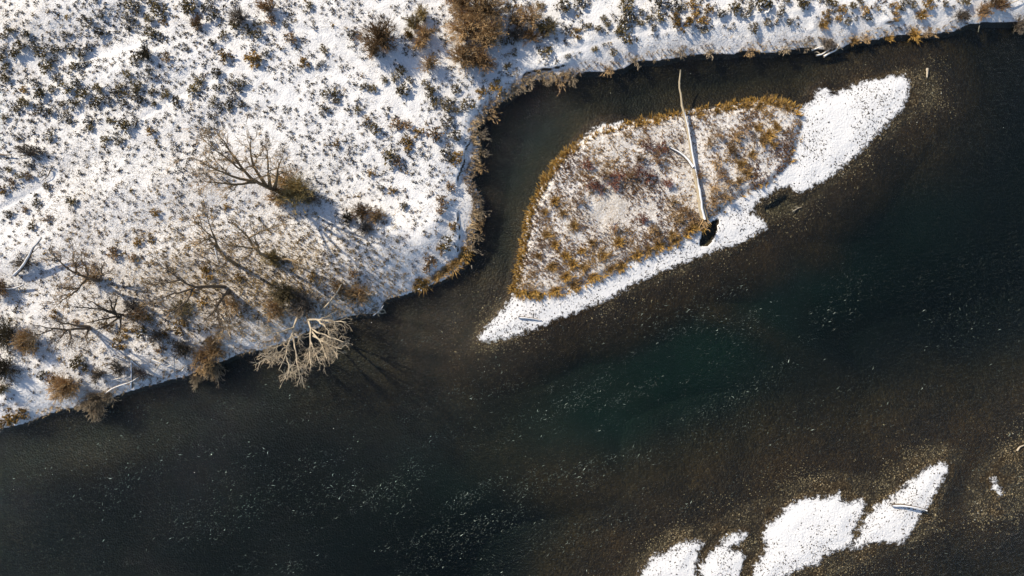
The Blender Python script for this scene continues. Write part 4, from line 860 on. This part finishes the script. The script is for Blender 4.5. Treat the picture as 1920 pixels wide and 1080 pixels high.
V, F = tubes(p1, r1, 3); tag(obj('rootlets', mesh('rootlets', V-b, F, [M['brown']]), rm), kind='stuff')
# broken forked limb beside it
stick('broken_limb', [(1299, 313, 0.25), (1288, 297, 0.2), (1276, 287, 0.15), (1264, 280, 0.12), (1254, 275, 0.08)], 0.19, 'forked snowy limb broken off beside the long fallen tree', 'branch', mat=M['dead'], side=[([(1270, 284, 0.15), (1266, 274, 0.2), (1257, 264, 0.25)], 0.11), ([(1293, 303, 0.2), (1280, 300, 0.1), (1270, 302, 0.05)], 0.06)])
stick('snowy_log', [(1672, 947, 0.1), (1690, 947, 0.3), (1710, 950, 0.4), (1726, 953, 0.4), (1738, 957, 0.3)], 0.16, 'curved snow-topped log across the narrow gravel bar at lower right', mat=M['dead'])
stick('drift_post', [(1739, 128, 0.02), (1738, 145, 0.02)], 0.12, 'short pale log in the shallows off the pointed end of the island', mat=M['palebark'], snow=False)
stick('driftwood_stick', [(1486, 397, 0.05), (1495, 391, 0.08), (1503, 388, 0.1)], 0.07, 'forked pale driftwood in the shallows below the right half of the island', 'driftwood', mat=M['palebark'], snow=False, side=[([(1485, 392, 0.05), (1490, 398, 0.05)], 0.05), ([(1490, 388, 0.05), (1500, 389, 0.1)], 0.04)])
stick('driftwood_stick', [(1907, 845, 0.0), (1912, 838, 0.1), (1922, 834, 0.1)], 0.09, 'bent pale driftwood at the right edge, above the gravel shoal', 'driftwood', mat=M['palebark'], snow=False)
stick('buried_log', [(972, 595, 0.02), (990, 596, 0.05), (1012, 600, 0.0)], 0.12, 'snow-covered log half buried in the left tip of the island beach', mat=M['dead'])
stick('driftwood_stick', [(1835, 48, 0.0), (1834, 60, 0.1)], 0.06, 'short pale stick upright at the water near the top right corner', 'driftwood', mat=M['palebark'], snow=False)
stick('driftwood_stick', [(884, 497, 0.4), (885, 504, 0.4)], 0.06, 'tiny white stick in the channel beside the orange tussocks', 'driftwood', mat=M['palebark'], snow=False)
# driftwood pile at the top bank
stick('driftwood_branch', [(1522, 94, 0.25), (1534, 90, 0.3), (1545, 87, 0.3)], 0.11, 'straight white branch at the left end of the bank driftwood pile', 'driftwood', 'driftwood pile', M['palebark'], True)
stick('driftwood_branch', [(1544, 106, 0.5), (1555, 99, 0.6), (1566, 95, 0.6), (1574, 82, 0.5)], 0.12, 'long bent white branch on the water side of the driftwood pile', 'driftwood', 'driftwood pile', M['palebark'], True, side=[([(1566, 95, 0.6), (1574, 90, 0.7), (1580, 93, 0.8)], 0.08), ([(1561, 97, 0.6), (1561, 88, 0.6), (1560, 80, 0.4)], 0.07)])
stick('driftwood_branch', [(1530, 104, 0.5), (1540, 102, 0.5), (1550, 96, 0.5), (1556, 92, 0.5)], 0.10, 'crooked white branch in the middle of the driftwood pile', 'driftwood', 'driftwood pile', M['palebark'], True, side=[([(1538, 102, 0.5), (1533, 97, 0.5), (1527, 98, 0.5)], 0.07)])
willow(1552, 82, 13, 0.7, 'brown brush snagged behind the driftwood pile', (M['brown'], M['grey']), lean=(0, -0.3))
# left bank logs
stick('leaning_dead_trunk', [(27, 516, 0.1), (42, 500, 0.5), (53, 484, 0.9), (62, 464, 1.3), (78, 446, 1.9)], 0.20, 'snow-topped dead trunk leaning up right near the left edge', 'dead trunk', mat=M['dead'], side=[([(42, 500, 0.5), (50, 496, 0.7), (58, 494, 0.9)], 0.07), ([(45, 496, 0.6), (36, 490, 0.9), (33, 482, 1.2)], 0.06), ([(57, 476, 1.0), (66, 470, 1.2), (72, 463, 1.4)], 0.05), ([(48, 492, 0.7), (58, 488, 0.9), (66, 486, 1)], 0.05)])
willow(52, 494, 16, 0.9, 'dark brush under the leaning dead trunk', (M['dead'], M['dead']), nst=40)
stick('snowy_log', [(-6, 541, 0.1), (20, 541, 0.2), (36, 537, 0.3), (45, 532, 0.4)], 0.15, 'short snowy log sticking in from the left edge', mat=M['dead'])
stick('fallen_branch', [(-5, 289, 0.1), (10, 291, 0.2), (22, 290, 0.3)], 0.10, 'dark branch at the left edge beside the grey fallen brush', 'branch', mat=M['dead'], snow=False)
stick('fallen_branch', [(38, 284, 0.1), (52, 286, 0.3), (64, 296, 0.3), (72, 303, 0.2)], 0.09, 'snowy curved branch lying in the grey fallen brush', 'branch', mat=M['dead'])
stick('fallen_branch', [(95, 318, 0.1), (90, 330, 0.2), (80, 338, 0.1)], 0.06, 'thin curved branch in the snow above the left slope', 'branch', mat=M['dead'], snow=False)
stick('fallen_log', [(246, 727, 0.1), (247, 705, 0.25), (246, 675, 0.35)], 0.15, 'straight snowy log pointing up the slope from the river', mat=M['dead'])
stick('fallen_log', [(246, 675, 0.5), (256, 684, 0.4), (266, 691, 0.15)], 0.10, 'short snowy log slanting down right from the top of the straight log', mat=M['dead'])
stick('fallen_log', [(213, 667, 0.2), (224, 671, 0.3), (236, 675, 0.3)], 0.09, 'thin snowy log left of the top of the straight log', mat=M['dead'])
stick('fallen_log', [(250, 677, 0.3), (264, 677, 0.2)], 0.08, 'stubby white log at the top of the straight log', mat=M['palebark'])
stick('fallen_branch', [(198, 737, 0.3), (212, 727, 0.5), (230, 721, 0.5), (246, 716, 0.55), (264, 704, 0.4), (282, 698, 0.2)], 0.09, 'long crooked white branch crossing the straight log', 'branch', mat=M['palebark'])
stick('fallen_branch', [(205, 713, 0.2), (225, 709, 0.3), (245, 707, 0.5)], 0.06, 'thin white branch above the long crooked one', 'branch', mat=M['palebark'])
stick('fallen_branch', [(283, 673, 0.3), (302, 680, 0.5), (314, 689, 0.4), (322, 684, 0.4)], 0.09, 'forked snowy branch on the bank left of the big tan willow', 'branch', mat=M['palebark'], side=[([(302, 680, 0.5), (295, 688, 0.4), (289, 699, 0.2)], 0.07)])
stick('fallen_branch', [(326, 670, 0.4), (327, 684, 0.4), (326, 698, 0.2)], 0.06, 'upright thin white branch right of the forked snowy one', 'branch', mat=M['palebark'])
stick('fallen_branch', [(342, 695, 0.2), (347, 688, 0.4), (352, 681, 0.4)], 0.08, 'short white branch just left of the big tan willow', 'branch', mat=M['palebark'])
stick('fallen_branch', [(336, 640, 0.2), (341, 630, 0.4)], 0.09, 'stubby snowy branch uphill of the forked snowy one', 'branch', mat=M['palebark'])
stick('dead_branch', [(605, 580, 0.3), (615, 570, 0.6), (625, 558, 0.9), (634, 545, 1.2), (640, 533, 1.5)], 0.09, 'pale dead branch standing right of the pale leaning trees', 'branch', mat=M['palebark'], snow=False, side=[([(626, 557, 0.9), (636, 558, 1.0), (646, 556, 1.1)], 0.05), ([(616, 569, 0.6), (632, 568, 0.7), (652, 565, 0.8)], 0.05), ([(622, 561, 0.8), (620, 550, 1.0), (622, 540, 1.2)], 0.04)])
stick('driftwood_branch', [(685, 563, 0.4), (688, 572, 0.4), (698, 578, 0.3), (706, 577, 0.2)], 0.06, 'thin pale branch frozen into the little ice shelf', 'driftwood', mat=M['palebark'], snow=False)
stick('driftwood_roots', [(700, 591, 0.2), (708, 585, 0.4), (716, 578, 0.5), (719, 572, 0.5)], 0.08, 'white tangled roots at the corner of the little ice shelf', 'driftwood', mat=M['palebark'], snow=True, side=[([(708, 585, 0.4), (716, 588, 0.3), (722, 586, 0.2)], 0.06), ([(712, 582, 0.5), (720, 580, 0.4), (724, 588, 0.2)], 0.05), ([(706, 586, 0.4), (712, 594, 0.2)], 0.05)])
stick('fallen_branch', [(363, 464, 0.3), (382, 465, 0.5), (402, 466, 0.6)], 0.05, 'thin pale branch lying level across the slender curving tree', 'branch', mat=M['palebark'], snow=False)
stick('fallen_branch', [(402, 462, 0.4), (406, 478, 0.4), (409, 493, 0.2)], 0.09, 'snowy broken branch hanging beside the slender curving tree', 'branch', mat=M['palebark'], snow=True)
stick('fallen_branch', [(290, 2, 0.2), (302, 5, 0.2), (310, 1, 0.1)], 0.08, 'snowy branch at the top edge in the upper left meadow', 'branch', mat=M['dead'])
stick('fallen_branch', [(350, 8, 0.2), (356, 22, 0.3), (364, 38, 0.1)], 0.07, 'thin pale branch running down from the top edge in the upper left meadow', 'branch', mat=M['palebark'])
stick('fallen_branch', [(500, 198, 0.2), (508, 205, 0.3), (517, 213, 0.1)], 0.05, 'thin dark branch alone on the open snow above the largest bare tree', 'branch', mat=M['dead'], snow=False)
stick('fallen_branch', [(1890, 8, 0.2), (1905, 2, 0.3), (1922, -6, 0.3)], 0.06, 'thin pale branch in the top right corner', 'branch', mat=M['palebark'], snow=False)

# ------------------------------------------------------------------ gravel: stones in the shallows and poking through the snow of the bars
ICO = np.array([(1, 0, 0.1), (-1, 0, -0.1), (0, 1, 0), (0, -1, 0.1), (0.15, 0.1, 1), (0, 0, -1), (0.75, 0.72, 0.2), (-0.7, -0.75, 0.15)], float)
ICF = np.array([(0, 6, 4), (6, 2, 4), (2, 1, 4), (1, 7, 4), (7, 3, 4), (3, 0, 4), (6, 0, 5), (2, 6, 5), (1, 2, 5), (7, 1, 5), (3, 7, 5), (0, 3, 5)])
def stones(pts, size, cols):
    n = len(pts); sc_ = size[:, None]*rng.uniform(0.6, 1.25, (n, 3))*np.array([1.15, 0.9, 0.55]); a = rng.uniform(0, 6.28, n)
    v = ICO[None]*sc_[:, None]*rng.uniform(0.85, 1.15, (n, 8, 1)); c, s = np.cos(a)[:, None], np.sin(a)[:, None]
    V = np.stack([v[..., 0]*c - v[..., 1]*s, v[..., 0]*s + v[..., 1]*c, v[..., 2]], -1) + pts[:, None]
    F = ICF[None] + (np.arange(n)*8)[:, None, None]
    return V.reshape(-1, 3), F.reshape(-1, 3), np.repeat(cols, 8, 0)
px, py = scatter(330000, 640, 1990, 100, 1100, lambda x, y: np.ones_like(x))
p = ground_pts(px, py, 0.0)
dg = np.maximum(np.maximum(samp(D['glow'], p[:, 0], p[:, 1]), samp(D['gr'], p[:, 0], p[:, 1])), samp(D['gi'], p[:, 0], p[:, 1]))
bars = np.maximum(np.maximum(samp(D['A'], p[:, 0], p[:, 1]), samp(D['B'], p[:, 0], p[:, 1])), np.maximum(np.maximum(samp(D['C'], p[:, 0], p[:, 1]), samp(D['Dd'], p[:, 0], p[:, 1])), samp(D['isnow'], p[:, 0], p[:, 1])))
clump = fbm(p[:, 0], p[:, 1], 2.2, 3, 14)
pr = np.where(dg > 0, 0.50, 0.50*np.exp(dg/0.9)) * np.clip(0.5 + 1.8*clump, 0.03, 1.3)
ok = (rng.random(len(p)) < pr) & (bars < -0.05) & (samp(D['meadow'], p[:, 0], p[:, 1]) < -0.4) & (samp(D['island'], p[:, 0], p[:, 1]) < -0.1) & (p[:, 2] > -0.30)
q = p[ok]; n = len(q); sz = rng.uniform(0.025, 0.06, n)*rng.choice([1, 1, 1, 1, 1, 1, 1.6], n); q[:, 2] += sz*0.25
tone = rng.random((n, 1)); c = np.array([0.11, 0.085, 0.052])*(1-tone) + np.array([0.36, 0.29, 0.17])*tone**1.5
c = np.where(rng.random((n, 1)) < 0.02, np.array([0.50, 0.46, 0.38]), c)
V, F, C = stones(q, sz, c)
tag(obj('gravel', mesh('gravel', V, F, [M['stone']], col=C, smooth=True)), 'tan gravel and cobbles in the shallows round the island and bars', 'gravel', kind='stuff')
ok = (rng.random(len(p)) < 0.34*np.clip(0.6+1.4*clump, 0.05, 1.8)) & (bars > 0.1) & (samp(D['island'], p[:, 0], p[:, 1]) < -0.1) & (samp(D['hole'], p[:, 0], p[:, 1]) < -0.1)
q = p[ok]; n = len(q); sz = 0.018 + 0.055*rng.random(n)**1.6; q[:, 2] += sz*0.22
c = np.array([0.07, 0.062, 0.055])*rng.uniform(0.6, 2.2, (n, 1))
V, F, C = stones(q, sz, c)
tag(obj('snowy_cobbles', mesh('snowy_cobbles', V, F, [M['stone']], col=C, smooth=True)), 'dark cobbles poking through the snow of the gravel bars', 'gravel', kind='stuff')

# ------------------------------------------------------------------ froth on the riffle, and wavelet glints painted as pale flecks
def flecks(px, py, ln, wd, ang, col):
    k = 1/20.0; x = (px-960)*k; y = (540-py)*k
    land = np.maximum(np.maximum(samp(D['meadow'], x, y), samp(D['island'], x, y)), np.maximum(samp(D['isnow'], x, y), samp(D['glow'], x, y)))
    ok = land < -0.5; x, y, ln, wd, ang, col = x[ok], y[ok], ln[ok], wd[ok], ang[ok], col[ok]
    n = len(x); d = np.stack([np.cos(ang), np.sin(ang), 0*ang], 1); s = np.stack([-np.sin(ang), np.cos(ang), 0*ang], 1)
    c = np.stack([x, y, np.full(n, 0.035)], 1); bend = rng.normal(size=(n, 1))*0.25
    tip1 = c - d*ln[:, None] + s*bend*ln[:, None] - np.array([0, 0, 0.05]); tip2 = c + d*ln[:, None] + s*bend*ln[:, None] - np.array([0, 0, 0.05])
    up = np.array([0, 0, 1.0])*wd[:, None]*0.5
    V = np.stack([tip1, c - s*wd[:, None] - up, tip2, c + s*wd[:, None] - up, c + up], 1)
    o = (np.arange(n)*5)[:, None]
    F = np.concatenate([o+np.array([[0, 1, 4]]), o+np.array([[1, 2, 4]]), o+np.array([[2, 3, 4]]), o+np.array([[3, 0, 4]])])
    return V.reshape(-1, 3), F, np.repeat(col, 5, 0)
def riffle(x, y):
    d = np.abs((y-760) + 0.52*(x-1150))/ np.hypot(1, 0.52)
    f = np.exp(-(d/130)**2)*np.exp(-((x-1100)/520)**2) + 0.45*pb(x, y, 420, 930, 260, 90) + 0.5*pb(x, y, 800, 900, 200, 110) + 0.12
    u = (x*0.89 - y*0.46)/20; v = (x*0.46 + y*0.89)/20
    return f*np.clip(0.42+2.2*fbm(u/4.0, v, 1.5, 3, 11), 0.02, 1.6)
px, py = scatter(60000, -20, 1940, 440, 1090, lambda x, y: 0.5*riffle(x, y)); n = len(px)
V1 = flecks(px, py, rng.uniform(0.04, 0.14, n), rng.uniform(0.008, 0.020, n), R(28)+rng.normal(size=n)*0.55, np.array([0.10, 0.125, 0.11])*rng.uniform(0.4, 1.7, (n, 1)))  # small dim flecks: wavelet highlights painted as pale shapes
px, py = scatter(15000, -20, 1940, 520, 1090, lambda x, y: 0.40*riffle(x, y)); n = len(px)
V2 = flecks(px, py, 0.05+0.2*rng.random(n)**2, rng.uniform(0.012, 0.028, n), R(30)+rng.normal(size=n)*0.5, np.array([0.29, 0.34, 0.29])*(0.3+1.7*rng.random((n, 1))**3))  # brighter flecks: froth, with sun glints painted in
V, F = join([V1[:2], V2[:2]]); C = np.concatenate([V1[2], V2[2]])
tag(obj('foam_glints', mesh('foam_glints', V, F, [M['foam_glints']], col=C)), 'flecks of froth and painted wavelet glints on the fast dark river', 'foam_glints', kind='stuff')
